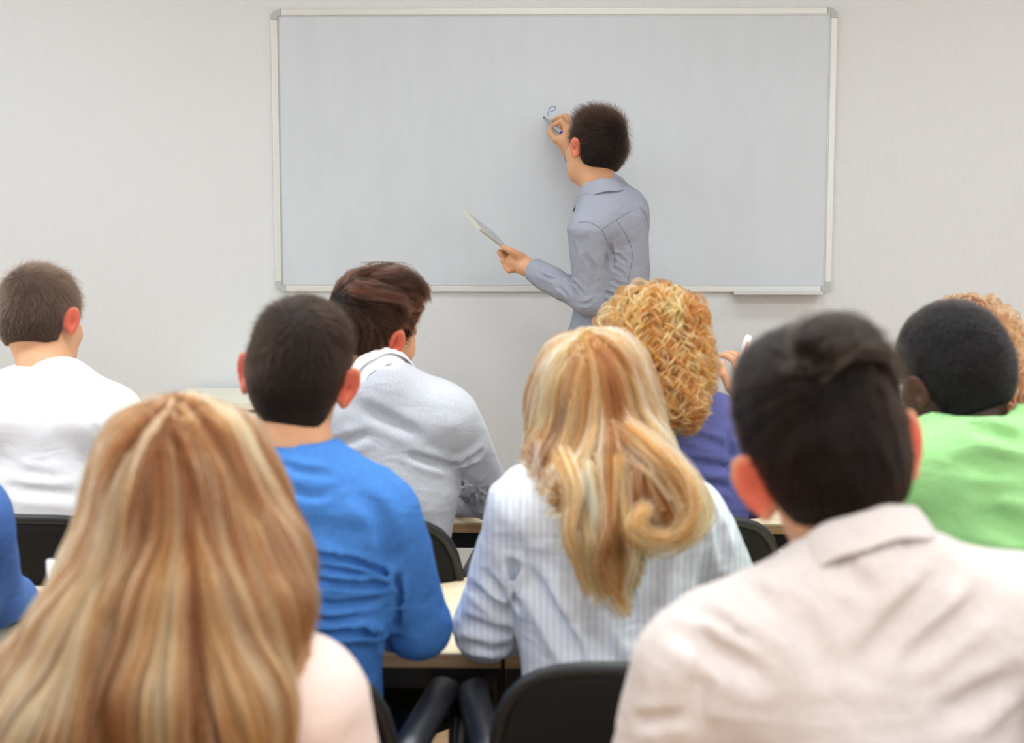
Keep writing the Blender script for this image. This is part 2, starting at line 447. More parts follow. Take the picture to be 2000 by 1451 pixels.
def build_person(label, head, N, nr, SL, SR, EL, ER, WL, WR, chest, waist, hips, skin='light', shirt_mat=None, trouser_mat=None,
                 sr=.058, ar=.046, er=.041, fr=.033, hands=((1, .5), (1, .5)), hand_dirs=(None, None), hand_ns=(None, None), sleeve=('long', 'long'), folds=(), extra=(),
                 neck_cut=.0, seated=True, base=None, shirt_h=.0075, hand_extra=(None, None), group='students seated with their backs to the camera',
                 brow=(.05, .03, .02), stubble=0.0, noise_amp=.0035, noise_dir=(1, 1, 1), cut_r=None, ear_red=.85, feet=None, shirt_name='shirt', face_head=True, axis=None, knee=None, kshift=0.0, seam=0.03, ridge=0.0):
    """N neck base; S shoulders, E elbows, W wrists (left, right); chest, waist, hips = (centre, radii, yaw)"""
    N, SL, SR, EL, ER, WL, WR = [np.asarray(x, float) for x in (N, SL, SR, EL, ER, WL, WR)]
    if seated: hips = (np.array([hips[0][0], hips[0][1], .63]), (hips[1][0], hips[1][1], .17)) + tuple(hips[2:])
    base = np.array([hips[0][0], hips[0][1], 0.0]) if base is None else np.asarray(base, float)
    root = empty('person', base, label, 'person', group)
    A = Person(); A.root = root; A.head = head; A.base = base; A.N = N
    hl = head.W((0, -.022, -.045)); ax = hl - N; ax /= np.linalg.norm(ax)
    if axis is not None: ax = np.asarray(axis, float); ax /= np.linalg.norm(ax)
    A.ax = ax
    nin = N + (np.array(chest[0]) - N) * .16 - ax * .012
    neck = cap(nin, hl, nr * 1.02, nr * .95)
    neck2 = cap(nin + ax * .01, head.W((0, .0, -.06)), nr * .98, nr * .9)
    mid = (SL + SR) / 2
    C3 = lambda t: ell(t[0], t[1], rz(t[2]) if len(t) > 2 else None)
    inL = SL + (mid - SL) * .18; inR = SR + (mid - SR) * .18
    torso = [C3(chest), (C3(waist), .09), (C3(hips), .09), (cap(inL, inR, sr * .92), .07),
             (cap(N - ax * .012, SL + (N - SL) * .25 + V(0, 0, -.006), nr * .86, sr * .78), .06), (cap(N - ax * .012, SR + (N - SR) * .25 + V(0, 0, -.006), nr * .86, sr * .78), .06)]
    for e in extra: torso.append(e if isinstance(e, tuple) else (e, .04))
    arms = []
    cuts = []
    for S, E, W, sl in ((SL, EL, WL, sleeve[0]), (SR, ER, WR, sleeve[1])):
        fa = (W - E) / np.linalg.norm(W - E)
        if sl == 'short':
            m = S + (E - S) * .55; du = (E - S) / np.linalg.norm(E - S)
            up = cap(S, m + du * .1, sr * .97, ar * 1.25)
            arms.append((lambda p, up=up, m=m, du=du: np.maximum(up(p), ((p - m) @ du.astype(np.float32))), .03))
        else:
            arms.append((cap(S, E, sr * .97, ar), seam))
            end = W - fa * .012 if sl == 'long' else E + (W - E) * (.42 if sl == 'rolled' else .6)
            rr = fr * 1.12 if sl == 'long' else ar * 1.1
            fo = cap(E, end + fa * .05, ar, rr)
            arms.append((lambda p, fo=fo, end=end, fa=fa: np.maximum(fo(p), (p - end) @ fa.astype(np.float32)), .016))
            if sl == 'rolled':
                rl = cap(end - fa * .045, end + fa * .02, ar * 1.12, ar * 1.14)
                arms.append((lambda p, rl=rl, end=end, fa=fa: np.maximum(np.maximum(rl(p), (p - end) @ fa.astype(np.float32)), -((p - end + fa.astype(np.float32) * .05) @ fa.astype(np.float32))), .004))
    cutr = (nr + .006) if cut_r is None else cut_r
    Nf = N.astype(np.float32); axf = ax.astype(np.float32)
    nd_ = np.asarray(noise_dir, float); nd2 = nd_ @ np.array(Matrix.Rotation(.6, 3, 'Y'))
    tor = U(torso); arm = U([a if not isinstance(a, tuple) else a for a in [(lambda p: tor(p))] + arms])
    cr = surf_folds(arm, folds)
    def shirt(p):
        d = arm(p).astype(np.float32)
        d = cr(p, d)
        nn = noise(p * nd_, 11, 3)
        d = d + noise_amp * (noise(p * nd_, 7, 8) + 1.3 * (np.abs(nn + .35 * noise(p * nd_, 26, 5)) ** .8 - .35)) + ridge * np.exp(-(noise(p * nd2, 9, 13) / .13) ** 2)
        q = p - Nf; t = q @ axf; r = np.sqrt(np.maximum((q * q).sum(-1) - t * t, 0))
        k = np.minimum(cutr - r, t - neck_cut)       # positive inside the neck opening
        if not seated: d = smax(d, (hips[0][2] - .03) - p[..., 2], .006)
        return smax(d, k, .006)
    pts = [SL, SR, EL, ER, WL, WR, N, np.array(hips[0]) - V(0, 0, .1), mid]
    lo, hi = bounds(pts + [np.array(chest[0]) - np.array([max(chest[1][:2])] * 2 + [0]), np.array(chest[0]) + np.array([max(chest[1][:2])] * 2 + [0]),
                           np.array(hips[0]) - np.array([max(hips[1][:2])] * 2 + [0]), np.array(hips[0]) + np.array([max(hips[1][:2])] * 2 + [0])], .085)
    v, q = nets(shirt, lo, hi, shirt_h)
    A.shirt = mk(shirt_name, v, q, shirt_mat, root, base)
    A.shirt_f = shirt; A.arm_f = arm; shirt_b = arm
    # ---- skin: head, neck, trunk and arms, one body
    ah = [hand_fns(WL, hand_dirs[0] if hand_dirs[0] is not None else WL - EL, hand_ns[0] if hand_ns[0] is not None else V(0, 0, 1), hands[0][0], curl=hands[0][1]) if hand_extra[0] is None else (hand_extra[0], []),
          hand_fns(WR, hand_dirs[1] if hand_dirs[1] is not None else WR - ER, hand_ns[1] if hand_ns[1] is not None else V(0, 0, 1), hands[1][0], curl=hands[1][1]) if hand_extra[1] is None else (hand_extra[1], [])]
    inner_arms = U([cap(SL, EL, sr * .75, ar * .82), (cap(EL, WL, er * .88, fr * .78), .02), (cap(SR, ER, sr * .75, ar * .82), .001), (cap(ER, WR, er * .88, fr * .78), .02)])
    def body(p):
        d = head.f_full(p)
        d = smin(d, neck(p), .018); d = smin(d, neck2(p), .025)
        t = tor(p) + .013
        q = p - Nf; tt = q @ axf
        t = np.where(tt > -.02, np.maximum(t, (tt + .02)), t)
        d = smin(d, t, .022)
        return smin(d, inner_arms(p), .01)
    vs, qs, off = [], [], 0
    hc = head.c.astype(float); zc = N[2] - .05
    for lo_, hi_, h in ((np.minimum(hc, N) - V(.15, .16, 0), np.maximum(hc, N) + V(.15, .17, .17), .0038), (None, None, .0105)):
        if lo_ is not None: lo_[2] = zc
        else: lo_, hi_ = lo.copy(), hi.copy(); hi_[2] = zc + .03
        a, b = nets(body, lo_, hi_, h); vs.append(a); qs.append(b + off); off += len(a)
    for (fs, tips), W, E in ((ah[0], WL, EL), (ah[1], WR, ER)):
        if not fs: continue
        fa = (W - E) / np.linalg.norm(W - E)
        g = U([cap(W - fa * .09, W, fr * .86, fr * .74)] + [((x, .022) if not isinstance(x, tuple) else x) for x in fs])
        bb = bounds(tips + [W - fa * .09, W, W + fa * .09] if tips else [W - fa * .1, W + fa * .16, W + V(.1, .1, .1), W - V(.1, .1, .1)], .05)
        a, b = nets(g, bb[0], bb[1], .0030); vs.append(a); qs.append(b + off); off += len(a)
    v = np.concatenate(vs); q = np.concatenate(qs)
    col = np.tile(np.array(SKINS[skin]), (len(v), 1))
    L = head.L(v.astype(np.float32))
    red = np.zeros(len(v))
    for e in head.ears: red = np.maximum(red, np.clip(1.25 - np.linalg.norm((L - e[4]) / (.022, .024, .036), axis=1), 0, 1) * (np.abs(L[:, 0]) > .075))
    red = np.clip(red * 2.0, 0, 1) * ear_red
    dk = skin == 'dark'
    rc = np.array((.60, .075, .042)) if not dk else np.array((.11, .035, .02))
    col = col * (1 - red[:, None]) + rc * red[:, None]
    lips = np.exp(-(((L[:, 0]) / .022) ** 4 + ((L[:, 2] + .0595) / .009) ** 4)) * (L[:, 1] > .085)
    col = col * (1 - .6 * lips[:, None]) + np.array((.40, .10, .09)) * (.1 if dk else .6) * lips[:, None]
    br = np.exp(-(((np.abs(L[:, 0]) - .032) / .019) ** 4 + ((L[:, 2] - .021 - .1 * (.03 - np.abs(L[:, 0]))) / .0048) ** 4)) * (L[:, 1] > .06)
    col = col * (1 - .85 * br[:, None]) + np.array(brow) * .85 * br[:, None]
    if stubble > 0:
        st = np.clip((-.035 - L[:, 2]) / .02, 0, 1) * np.clip((L[:, 1] - .0) / .015, 0, 1) * np.clip((L[:, 2] + .115) / .02, 0, 1) * (1 - lips)
        st *= .75 + .5 * noise(v, 400, 9)
        st = np.clip(st, 0, 1) * stubble; col = col * (1 - st[:, None]) + np.array((.07, .04, .03)) * st[:, None]
    col *= (1 + .06 * noise(v, 40, 2))[:, None]
    A.body = mk('body', v, q, SKIN, root, base, col=np.clip(col, 0, 1))
    for x in (-.031, .031):                                   # eyeballs
        e = eye_proto.copy() if eye_proto.users_collection else eye_proto
        C.objects.link(e); e.parent = root
        e.matrix_local = Matrix.Translation(Vector(head.W((x * .96, .0800, .0)) - base)) @ Matrix(head.R.tolist()).to_4x4()
        e.name = 'eye'
    if trouser_mat is not None: legs(A, hips, base, seated, trouser_mat, feet, knee, kshift)
    return A

def legs(A, hips, base, seated, tm, feet, knee=None, kshift=0.0):
    c = np.asarray(hips[0], float); fw = rz(hips[2] if len(hips) > 2 else 0) @ V(0, 1, 0); sd = rz(hips[2] if len(hips) > 2 else 0) @ V(1, 0, 0)
    fs = []; shoes = []; pts = []
    for sg in (-1, 1):
        if seated:
            h = c + sd * .080 * sg + V(0, 0, -.02); h[2] = min(h[2], .56); k = h + fw * (.36 if knee is None else knee) + sd * (.012 * sg + kshift); k[2] = .52; a = k + fw * .03; a[2] = .10
        else:
            h = c + sd * .095 * sg; k = c + sd * .10 * sg + fw * .02; k[2] = .50; a = k - fw * .02; a[2] = .10
        fs += [(cap(h, k, .085, .062), .06), (cap(k, a, .060, .048), .03)]
        t = a + fw * .15 + sd * .03 * sg; t[2] = .035; hh = a - fw * .045; hh[2] = .04
        shoes.append((a, t, hh)); pts += [h, k, a, t, hh]
    f0 = U([ell(hips[0], np.asarray(hips[1]) * (.90 if seated else 1.03), rz(hips[2]) if len(hips) > 2 else None)] + fs)
    def f(p):
        d = f0(p) + .003 * noise(p, 14, 7)
        d = smax(d, p[..., 2] - (c[2] + (0 if seated else .02)), .006)
        return smax(d, .07 - p[..., 2], .006)
    lo, hi = bounds(pts + [c], .13)
    lo[2] = .05
    v, q = nets(f, lo, hi, .012)
    mk('trousers', v, q, tm, A.root, base)
    for a, t, hh in shoes:
        g0 = U([cap(hh, t, .038, .034), (cap(a, hh + V(0, 0, .02), .042, .036), .03)])
        g = lambda p: np.maximum(np.maximum(g0(p), .002 - p[..., 2]), p[..., 2] - .125)
        lo, hi = bounds([a, t, hh], .06); lo[2] = -.02
        v, q = nets(g, lo, hi, .008)
        mk('shoe', v, q, M_SHOE, A.root, base)

def collar(A, name, mt, r0, h, fall, flare=.018, front_deg=150, c=None, ax=None, fw=None, dip=.03, open_=0.0, th=.003, back_up=0.0):
    """shirt collar: a stand round the neck with a leaf folded over it"""
    c = np.asarray(A.N if c is None else c, float); ax = np.asarray(A.ax if ax is None else ax, float)
    fw = np.asarray(fw, float); fw = fw - ax * (fw @ ax); fw /= np.linalg.norm(fw); sd = np.cross(fw, ax)
    prof = lambda k: [(0, -.02), (0, h), (.004, h + .004), (.010, h + .001), (flare, h - fall), (flare - th, h - fall - .001), (.006, h - .006), (th, h - .012), (th, -.02)]
    vs = []; n = 41; fc = []
    for i in range(n):
        a = math.radians(-front_deg + 2 * front_deg * i / (n - 1))
        u = abs(a) / math.pi
        ff = max(0, u - .45) / .55
        dirv = -fw * math.cos(a) + sd * math.sin(a)
        for (r, z) in prof(0):
            rr = r0 * (1 + .10 * ff) + r * (1 + .8 * ff); zz = z - dip * ff * (1.0 if z > 0 else .6) - (.022 * ff if z < h - fall * .5 and r > flare * .5 else 0) + back_up * (1 - u)
            vs.append(c + dirv * rr + ax * (zz + .0015 * math.sin(i * .9)))
    m = 9
    for i in range(n - 1):
        for j in range(m): fc.append((i * m + j, i * m + (j + 1) % m, (i + 1) * m + (j + 1) % m, (i + 1) * m + j))
    fc.append(tuple(range(m))[::-1]); fc.append(tuple(range((n - 1) * m, n * m)))
    o = mk(name, vs, fc, mt, A.root, A.base)
    sb = o.modifiers.new('s', 'SUBSURF'); sb.levels = 1; sb.render_levels = 2
    return o
def neckband(A, mt, r, w=.007, t=-.0, name='neckband', up=0.0, fw=(0, 1, 0), dip=.02):
    ax = A.ax; fw = np.asarray(fw, float); fw = fw - ax * (fw @ ax); fw /= np.linalg.norm(fw); sd = np.cross(fw, ax)
    pts = [A.N + (-fw * math.cos(a) + sd * math.sin(a)) * (r * (1 + .06 * (1 - math.cos(a)) / 2)) + ax * (t - dip * (1 - math.cos(a)) / 2) for a in np.linspace(0, 2 * math.pi, 49)]
    v, f = tube(pts, w, 8, flat=(.6, 1.3)); return mk(name, v, f, mt, A.root, A.base)

# ------------------------------------------------------------------ hair
def curves_obj(name, pts, rad, cols, mt, parent, origin):
    """pts (n,k,3); rad (k,) or (n,k); cols (n,3)"""
    n, k, _ = pts.shape
    hc = bpy.data.hair_curves.new(name); hc.add_curves([k] * n)
    hc.attributes['position'].data.foreach_set('vector', (pts - origin).astype(np.float32).ravel())
    ra = hc.attributes.get('radius') or hc.attributes.new('radius', 'FLOAT', 'POINT')
    ra.data.foreach_set('value', np.broadcast_to(rad, (n, k)).astype(np.float32).ravel())
    ca = hc.attributes.new('hcol', 'FLOAT_COLOR', 'CURVE')
    c4 = np.ones((n, 4), np.float32); c4[:, :3] = np.clip(cols, 0.001, .98); ca.data.foreach_set('color', c4.ravel())
    hc.materials.append(mt)
    o = bpy.data.objects.new(name, hc); C.objects.link(o); o.parent = parent
    o['kind'] = 'stuff'
    return o

HL_Y = [-.12, -.06, -.035, -.018, -.008, .018, .024, .05, .075, .1]
HL_Z = [-.054, -.060, -.054, -.020, .022, .014, -.012, .030, .062, .075]
def hair_field(A, tz, tt, add=(), hl=0.0, k=.02, with_neck=True, clump=0.0, cs=60):
    """hair mass: the skull grown by a thickness that changes with height, cut along the hairline"""
    H = A.head
    neck = cap(A.N, H.W((0, -.03, -.05)), .050 * H.s, .050 * H.s)
    def f(p):
        q = H.L(p)
        b = H.base(q)
        if with_neck: b = smin(b, neck(p) / H.s, .03)
        d = b - np.interp(q[..., 2], tz, tt)
        for e in add: d = smin(d, e(q), k)
        if clump: d = d + clump * noise(q * V(1, 1, .6), cs, 4) + clump * .6 * noise(q * V(1, 1, .6), cs * 2.2, 6)
        hz = np.interp(q[..., 1], HL_Y, HL_Z) + hl
        d = smax(d, (hz - q[..., 2]) * .8, .006)
        return (d * H.s).astype(np.float32)
    return f
def sample_surface(v, q, n):
    a = np.linalg.norm(np.cross(v[q[:, 2]] - v[q[:, 0]], v[q[:, 3]] - v[q[:, 1]]), axis=1)
    i = RNG.choice(len(q), n, p=a / a.sum()); u = RNG.random((n, 1)); w = RNG.random((n, 1))
    c = v[q[i]]
    p = (c[:, 0] * (1 - u) + c[:, 1] * u) * (1 - w) + (c[:, 3] * (1 - u) + c[:, 2] * u) * w
    nn = vnormals(v, q)[q[i]].mean(1); nn /= np.linalg.norm(nn, axis=1, keepdims=True) + 1e-9
    return p, nn
def nrm(a): return a / (np.linalg.norm(a, axis=-1, keepdims=True) + 1e-9)

def short_hair(A, tz, tt, base_col, strand_col, n=16000, L=.018, lift=.35, crown=(.0, -.075, .085), sweep=(0, 0, 0), add=(), rad=.00016, hl=0.0, var=.35, jitter=.25,
               k=.02, top_boost=0.0, mats=None, h=.0042, clump=0.0, cs=60, curl=0.0, swirl=.4, K=5, rough=.3, ears=True):
    """cropped or swept hair: strands rooted in the hair mass that follow it and rise towards their tips"""
    f = hair_field(A, tz, tt, add, hl, k, clump=clump, cs=cs)
    H = A.head; c = H.c.astype(float); R = H.R.astype(float)
    v, q = nets(f, c - V(.15, .16, .15), c + V(.15, .16, .19), h)
    ms, mb = mats
    hm = mk('hair', v, q, mb, A.root, A.base)
    p, nn = sample_surface(v, q, n)
    ql = H.L(p.astype(np.float32)).astype(float)
    keep = nn @ R @ V(0, 0, 1) > -.75; p = p[keep]; nn = nn[keep]; ql = ql[keep]; n = len(p)
    cdir = ql - np.array(crown); sw = np.cross(cdir, V(0, 0, 1)) * swirl
    topw = np.clip((ql[:, 2:3] - .01) / .06, 0, 1)
    comb = nrm(cdir + sw) * (1 - .5 * topw * min(1, np.linalg.norm(sweep))) + np.array(sweep)[None] * topw + V(0, 0, -.5) * (1 - topw)
    comb = comb @ R.T
    cl = np.stack([noise(p, 55, s) for s in (21, 22, 23)], 1)
    comb = nrm(comb) + jitter * RNG.normal(size=p.shape) * .35 + cl * jitter
    low = np.clip((ql[:, 2:3] + .075) / .10, .2, 1)
    Ls = L * low * (1 + top_boost * np.clip(ql[:, 2:3] / .1, 0, 1)) * (0.7 + .6 * RNG.random((n, 1)))
    st = Ls / (K - 1); up = (lift * Ls * (.2 + RNG.random((n, 1)) ** 2))[:, 0]
    x = p - nn * .003; out = [x]; g = nn
    for i in range(1, K):
        if i > 1 and curl == 0: g = num_grad(f, x)
        d = nrm(comb - g * (comb * g).sum(1, keepdims=True))
        x = x + d * st
        lev = up * (i / (K - 1)) ** 1.5 + .0004
        if curl == 0: x = x - g * np.clip(f(x.astype(np.float32)) - lev, -.008, .004)[:, None]
        else: x = x + g * st * .9
        out.append(x)
    pts = np.stack(out, 1)
    if curl > 0:
        ts = np.linspace(0, 1, K)[None, :, None]; ph = RNG.random((n, 1, 1)) * 6.28; side = np.cross(comb, nn)[:, None]
        pts = pts + curl * (np.cos(ph + ts * 9) * side + np.sin(ph + ts * 9) * nn[:, None]) * ts
    lum = 1 + var * noise(p, 30, 31) + var * .6 * RNG.normal(size=n)
    curves_obj('strands', pts, np.linspace(1, .35, K)[None] * rad, np.array(strand_col)[None] * np.clip(lum, .3, 2.2)[:, None], ms, hm, A.base)
    return hm, f

def seam_line(A, path, mt, r=.0011):
    path = np.array(path, float); pp = smooth_path(np.c_[path, np.zeros(len(path))], 6 * (len(path) - 1) + 1)[:, :2]
    p3, ok = cast(A.shirt_f, pp); v, f = tube(p3[ok], r, 6); return mk('seam', v, f, mt, A.shirt, A.base)

def num_grad(f, p, e=.003):
    k = np.array([[1, -1, -1], [-1, -1, 1], [-1, 1, -1], [1, 1, 1]], np.float32)
    g = sum(kk[None] * f((p + kk * e).astype(np.float32))[:, None] for kk in k)
    return nrm(g)
def trace(f, p0, steps, step, flow, level, zend=None):
    """guides that run down over the hair mass, pulled by gravity and the flow field"""
    p = p0.astype(float).copy(); out = [p.copy()]; prev = None; rnd = RNG.random(len(p)); step0 = step
    for i in range(steps):
        if zend is not None: step = step0 * np.clip((p[:, 2] - zend(p, rnd)) / .02, .004, 1)[:, None]
        g = num_grad(f, p)
        d = flow(p, i) - g * (flow(p, i) * g).sum(1, keepdims=True)
        d = nrm(d)
        if prev is not None: d = nrm(d * .55 + prev * .45)
        under = (g[:, 2] < -.45)[:, None]
        d = np.where(under, nrm(prev * .8 + V(0, 0, -.4)) if prev is not None else d, d)
        p = p + d * step
        corr = (f(p.astype(np.float32)) - level * min(1, (i + 1) / 4) + .012 * max(0, 1 - i / 4))[:, None]
        p = p - np.where(under, 0, np.clip(corr, -.01, .01) * .8) * g
        prev = d; out.append(p.copy())
    return np.stack(out, 1)
def long_hair(A, f, roots, steps, step, flow, colfn, base_col, child=10, spread=.006, rad=.00025, lev=(-.006, .004), curl=None, mats=None, box=None, h=.006, rough=.3, wave=0.0, cut=None, tipc=.4, jit=.0006, guides=None, length=(.75, 1.0), flyaway=.0, inset=None, extra=0, zr=(-9, 9), zend=None):
    ms, mb = mats or hair_mats('hair', (*base_col, 1), rough)
    v, q = nets(lambda p: f(p) + (.007 if inset is None else np.interp(p[..., 2], inset[0], inset[1])).__add__(0), np.minimum(box[0], box[1]), np.maximum(box[0], box[1]), h)
    if extra:
        ep, en = sample_surface(v, q, extra * 3); z = ep[:, 2]
        ok = (z > zr[0]) & (z < zr[1]) & (en[:, 1] < .5); ep = ep[ok][:extra]; roots = np.concatenate([roots, ep])
    hm = mk('hair', v, q, mb, A.root, A.base)
    n = len(roots)
    level = RNG.uniform(lev[0], lev[1], n)
    G = trace(f, roots, steps, step, flow, level, zend) if guides is None else guides
    if curl:
        kk = G.shape[1]; xs = np.linspace(0, kk - 1, kk * 3); i0 = np.clip(xs.astype(int), 0, kk - 2); ff = (xs - i0)[None, :, None]
        Gs = G.copy(); Gs[:, 1:-1] = (G[:, :-2] + G[:, 1:-1] * 2 + G[:, 2:]) / 4
        G = Gs[:, i0] * (1 - ff) + Gs[:, i0 + 1] * ff
    n, k, _ = G.shape
    T = nrm(np.gradient(G, axis=1)); up = RNG.normal(size=(n, 1, 3)); u = nrm(np.cross(T, up)); w = np.cross(T, u)
    s = np.linspace(0, 1, k)[None, :, None]
    if wave:
        ph = RNG.random((n, 1, 1)) * 6.28; fr = RNG.uniform(5, 9, (n, 1, 1))
        G = G + wave * np.sin(ph + s * fr) * s * u
    if curl:
        amp, wl = curl; ph = RNG.random((n, 1, 1)) * 6.28; wv = wl * RNG.uniform(.7, 1.4, (n, 1, 1)); a = amp * RNG.uniform(.5, 1.3, (n, 1, 1)) * np.clip(s * 6, 0, 1)
        arc = s * steps * step * 6.283 / wv * np.sign(RNG.random((n, 1, 1)) - .5)
        G = G + a * (np.cos(ph + arc) * u + np.sin(ph + arc) * w)
    out = []
    keep = max(int(k), 4)
    for c in range(child):
        a = RNG.random((n, 1, 1)) * 6.28; r = spread * np.sqrt(RNG.random((n, 1, 1)))
        prof = (1 - (1 - tipc) * s) * np.clip(s * 5 + .4, 0, 1)
        out.append(G + r * prof * (np.cos(a) * u + np.sin(a) * w) + jit * RNG.normal(size=(n, 1, 3)) * s * 3 + flyaway * RNG.normal(size=(n, 1, 3)) * s ** 2 * (RNG.random((n, 1, 1)) < .06))
    Pn = np.concatenate(out)
    # resample to shorter lengths
    ln = RNG.uniform(length[0], length[1], (len(Pn), 1)); x = np.linspace(0, 1, k)[None] * ln * (k - 1)
    i0 = np.clip(np.floor(x).astype(int), 0, k - 2); fr = (x - i0)[..., None]; ii = np.arange(len(Pn))[:, None]
    Pn = Pn[ii, i0] * (1 - fr) + Pn[ii, i0 + 1] * fr
    gi = np.tile(np.arange(n), child)
    cols = colfn(G, gi)
    curves_obj('strands', Pn, (np.linspace(1, .4, k)[None] * rad), cols, ms, hm, A.base)
    return hm

def lock(A, hm, paths, colfn, ms, n=60, child=6, spread=.010, rad=.0003, k=26):
    """single locks drawn through (x, y, depth) points"""
    G = []
    for path in paths:
        c = smooth_path([P(*p) for p in path], k); off = RNG.normal(size=(n, 1, 3)) * V(spread, spread * .5, spread)
        s = np.linspace(0, 1, k)[None, :, None]; wob = .004 * np.sin(s * RNG.uniform(4, 9, (n, 1, 1)) + RNG.random((n, 1, 1)) * 6)
        G.append(c[None] + off * (1 - .45 * s) + wob * V(1, 0, 1))
    G = np.concatenate(G); out = [G + RNG.normal(size=(len(G), 1, 3)) * .0018 for _ in range(child)]
    gi = np.tile(np.arange(len(G)), child)
    return curves_obj('lock', np.concatenate(out), np.linspace(1, .4, k)[None] * rad, colfn(G, gi), ms, hm, A.base)

def streaks(base, hi, lo, seed=1, amp=.5, rootdark=None):
    base, hi, lo = map(np.array, (base, hi, lo))
    def f(G, gi):
        n = noise(G[:, 3], 38, seed) + .8 * noise(G[:, 3], 90, seed + 1) + .5 * RNG.normal(size=len(G))
        n = np.clip(n[gi] * 1.5 + .15 * RNG.normal(size=len(gi)), -1.3, 1.3)[:, None] * amp * 1.6
        return np.where(n > 0, base + (hi - base) * np.clip(n, 0, 1), base + (lo - base) * np.clip(-n, 0, 1))
    return f
# ================================================================== materials of the place
M_SHOE = mat('shoe_leather', (.03, .025, .02, 1), .5)
M_EYE = mat('eye', (.75, .72, .70, 1), .12)
_tc = nd(M_EYE, 'ShaderNodeTexCoord'); _sp = nd(M_EYE, 'ShaderNodeSeparateXYZ'); _cr = nd(M_EYE, 'ShaderNodeValToRGB')
_cr.color_ramp.interpolation = 'CONSTANT'
_cr.color_ramp.elements[0].color = (.75, .72, .70, 1); _cr.color_ramp.elements[1].position = .86; _cr.color_ramp.elements[1].color = (.10, .055, .03, 1)
_e = _cr.color_ramp.elements.new(.965); _e.color = (.004, .004, .004, 1)
_mu = nd(M_EYE, 'ShaderNodeMath', operation='DIVIDE'); _mu.inputs[1].default_value = .0128
lk(M_EYE, _tc.outputs['Object'], _sp.inputs[0]); lk(M_EYE, _sp.outputs['Y'], _mu.inputs[0]); lk(M_EYE, _mu.outputs[0], _cr.inputs[0]); lk(M_EYE, _cr.outputs[0], bsdf(M_EYE).inputs['Base Color'])
_bm = bmesh.new(); bmesh.ops.create_uvsphere(_bm, u_segments=16, v_segments=10, radius=.0128)
_me = bpy.data.meshes.new('eye'); _bm.to_mesh(_me); _bm.free(); _me.materials.append(M_EYE)
_me.polygons.foreach_set('use_smooth', np.full(len(_me.polygons), True))
eye_proto = bpy.data.objects.new('eye', _me)

M_WALL = mat('wallpaper', srgb(217, 218, 219), .85, spec=.2)
def _wallpaper():
    m = M_WALL; tc = nd(m, 'ShaderNodeTexCoord'); mp = nd(m, 'ShaderNodeMapping'); mp.inputs['Scale'].default_value = (1, 1, 1.7)
    v = nd(m, 'ShaderNodeTexVoronoi'); v.inputs['Scale'].default_value = 120; v.inputs['Randomness'].default_value = .45
    lk(m, tc.outputs['Object'], mp.inputs[0]); lk(m, mp.outputs[0], v.inputs['Vector'])
    b = bump(m, v.outputs['Distance'], .5, .003)
    n = nd(m, 'ShaderNodeTexNoise'); n.inputs['Scale'].default_value = 14; lk(m, tc.outputs['Object'], n.inputs['Vector']); bump(m, n.outputs['Fac'], .12, .006, b)
_wallpaper()
M_CEIL = mat('ceiling_paint', srgb(240, 239, 236), .9)
M_SIDE = mat('side_wall_paint', srgb(226, 223, 216), .9)
M_TRIM = mat('white_trim', srgb(228, 226, 220), .5)
M_WOOD = mat('maple_laminate', srgb(236, 214, 178), .38)
mix_noise(M_WOOD, srgb(232, 209, 172), srgb(244, 227, 196), 5, stretch=(1.2, 14, 14), detail=5)
M_EDGE = mat('desk_edge_band', srgb(203, 163, 118), .45)
mix_noise(M_EDGE, srgb(190, 148, 102), srgb(212, 176, 132), 8, stretch=(1, 20, 20))
M_STEEL = mat('black_steel', (.012, .012, .014, 1), .42)
M_PLASTIC = mat('black_plastic', (.010, .010, .011, 1), .45, spec=.45)
M_CHAIRF = mat('black_chair_cloth', (.008, .0075, .007, 1), .8, spec=.25)
M_ARM = mat('grey_armrest_plastic', (.007, .007, .009, 1), .38)
M_CHROME = mat('chrome', (.75, .75, .76, 1), .12, 1.0)
M_ALU = mat('aluminium', srgb(214, 214, 210), .42, .35)
M_ALUD = mat('aluminium_lip', srgb(188, 191, 190), .35, .6)
M_CORNER = mat('corner_cap_plastic', srgb(176, 180, 178), .3)
M_GLASS = mat('window_glass', (1, 1, 1, 1), .02, Transmission_Weight=1.0)

M_FLOOR = mat('oak_laminate', srgb(200, 160, 110), .4)
mix_noise(M_FLOOR, srgb(176, 132, 84), srgb(214, 178, 130), 4.5, stretch=(1, 11, 1), detail=6, lo=.3, hi=.7)
_oi = nd(M_FLOOR, 'ShaderNodeObjectInfo'); _hs = nd(M_FLOOR, 'ShaderNodeHueSaturation'); _mr = nd(M_FLOOR, 'ShaderNodeMapRange')
_mr.inputs['To Min'].default_value = .82; _mr.inputs['To Max'].default_value = 1.12
lk(M_FLOOR, _oi.outputs['Random'], _mr.inputs[0]); lk(M_FLOOR, _mr.outputs[0], _hs.inputs['Value'])
_src = bsdf(M_FLOOR).inputs['Base Color'].links[0].from_socket; lk(M_FLOOR, _src, _hs.inputs['Color']); lk(M_FLOOR, _hs.outputs[0], bsdf(M_FLOOR).inputs['Base Color'])

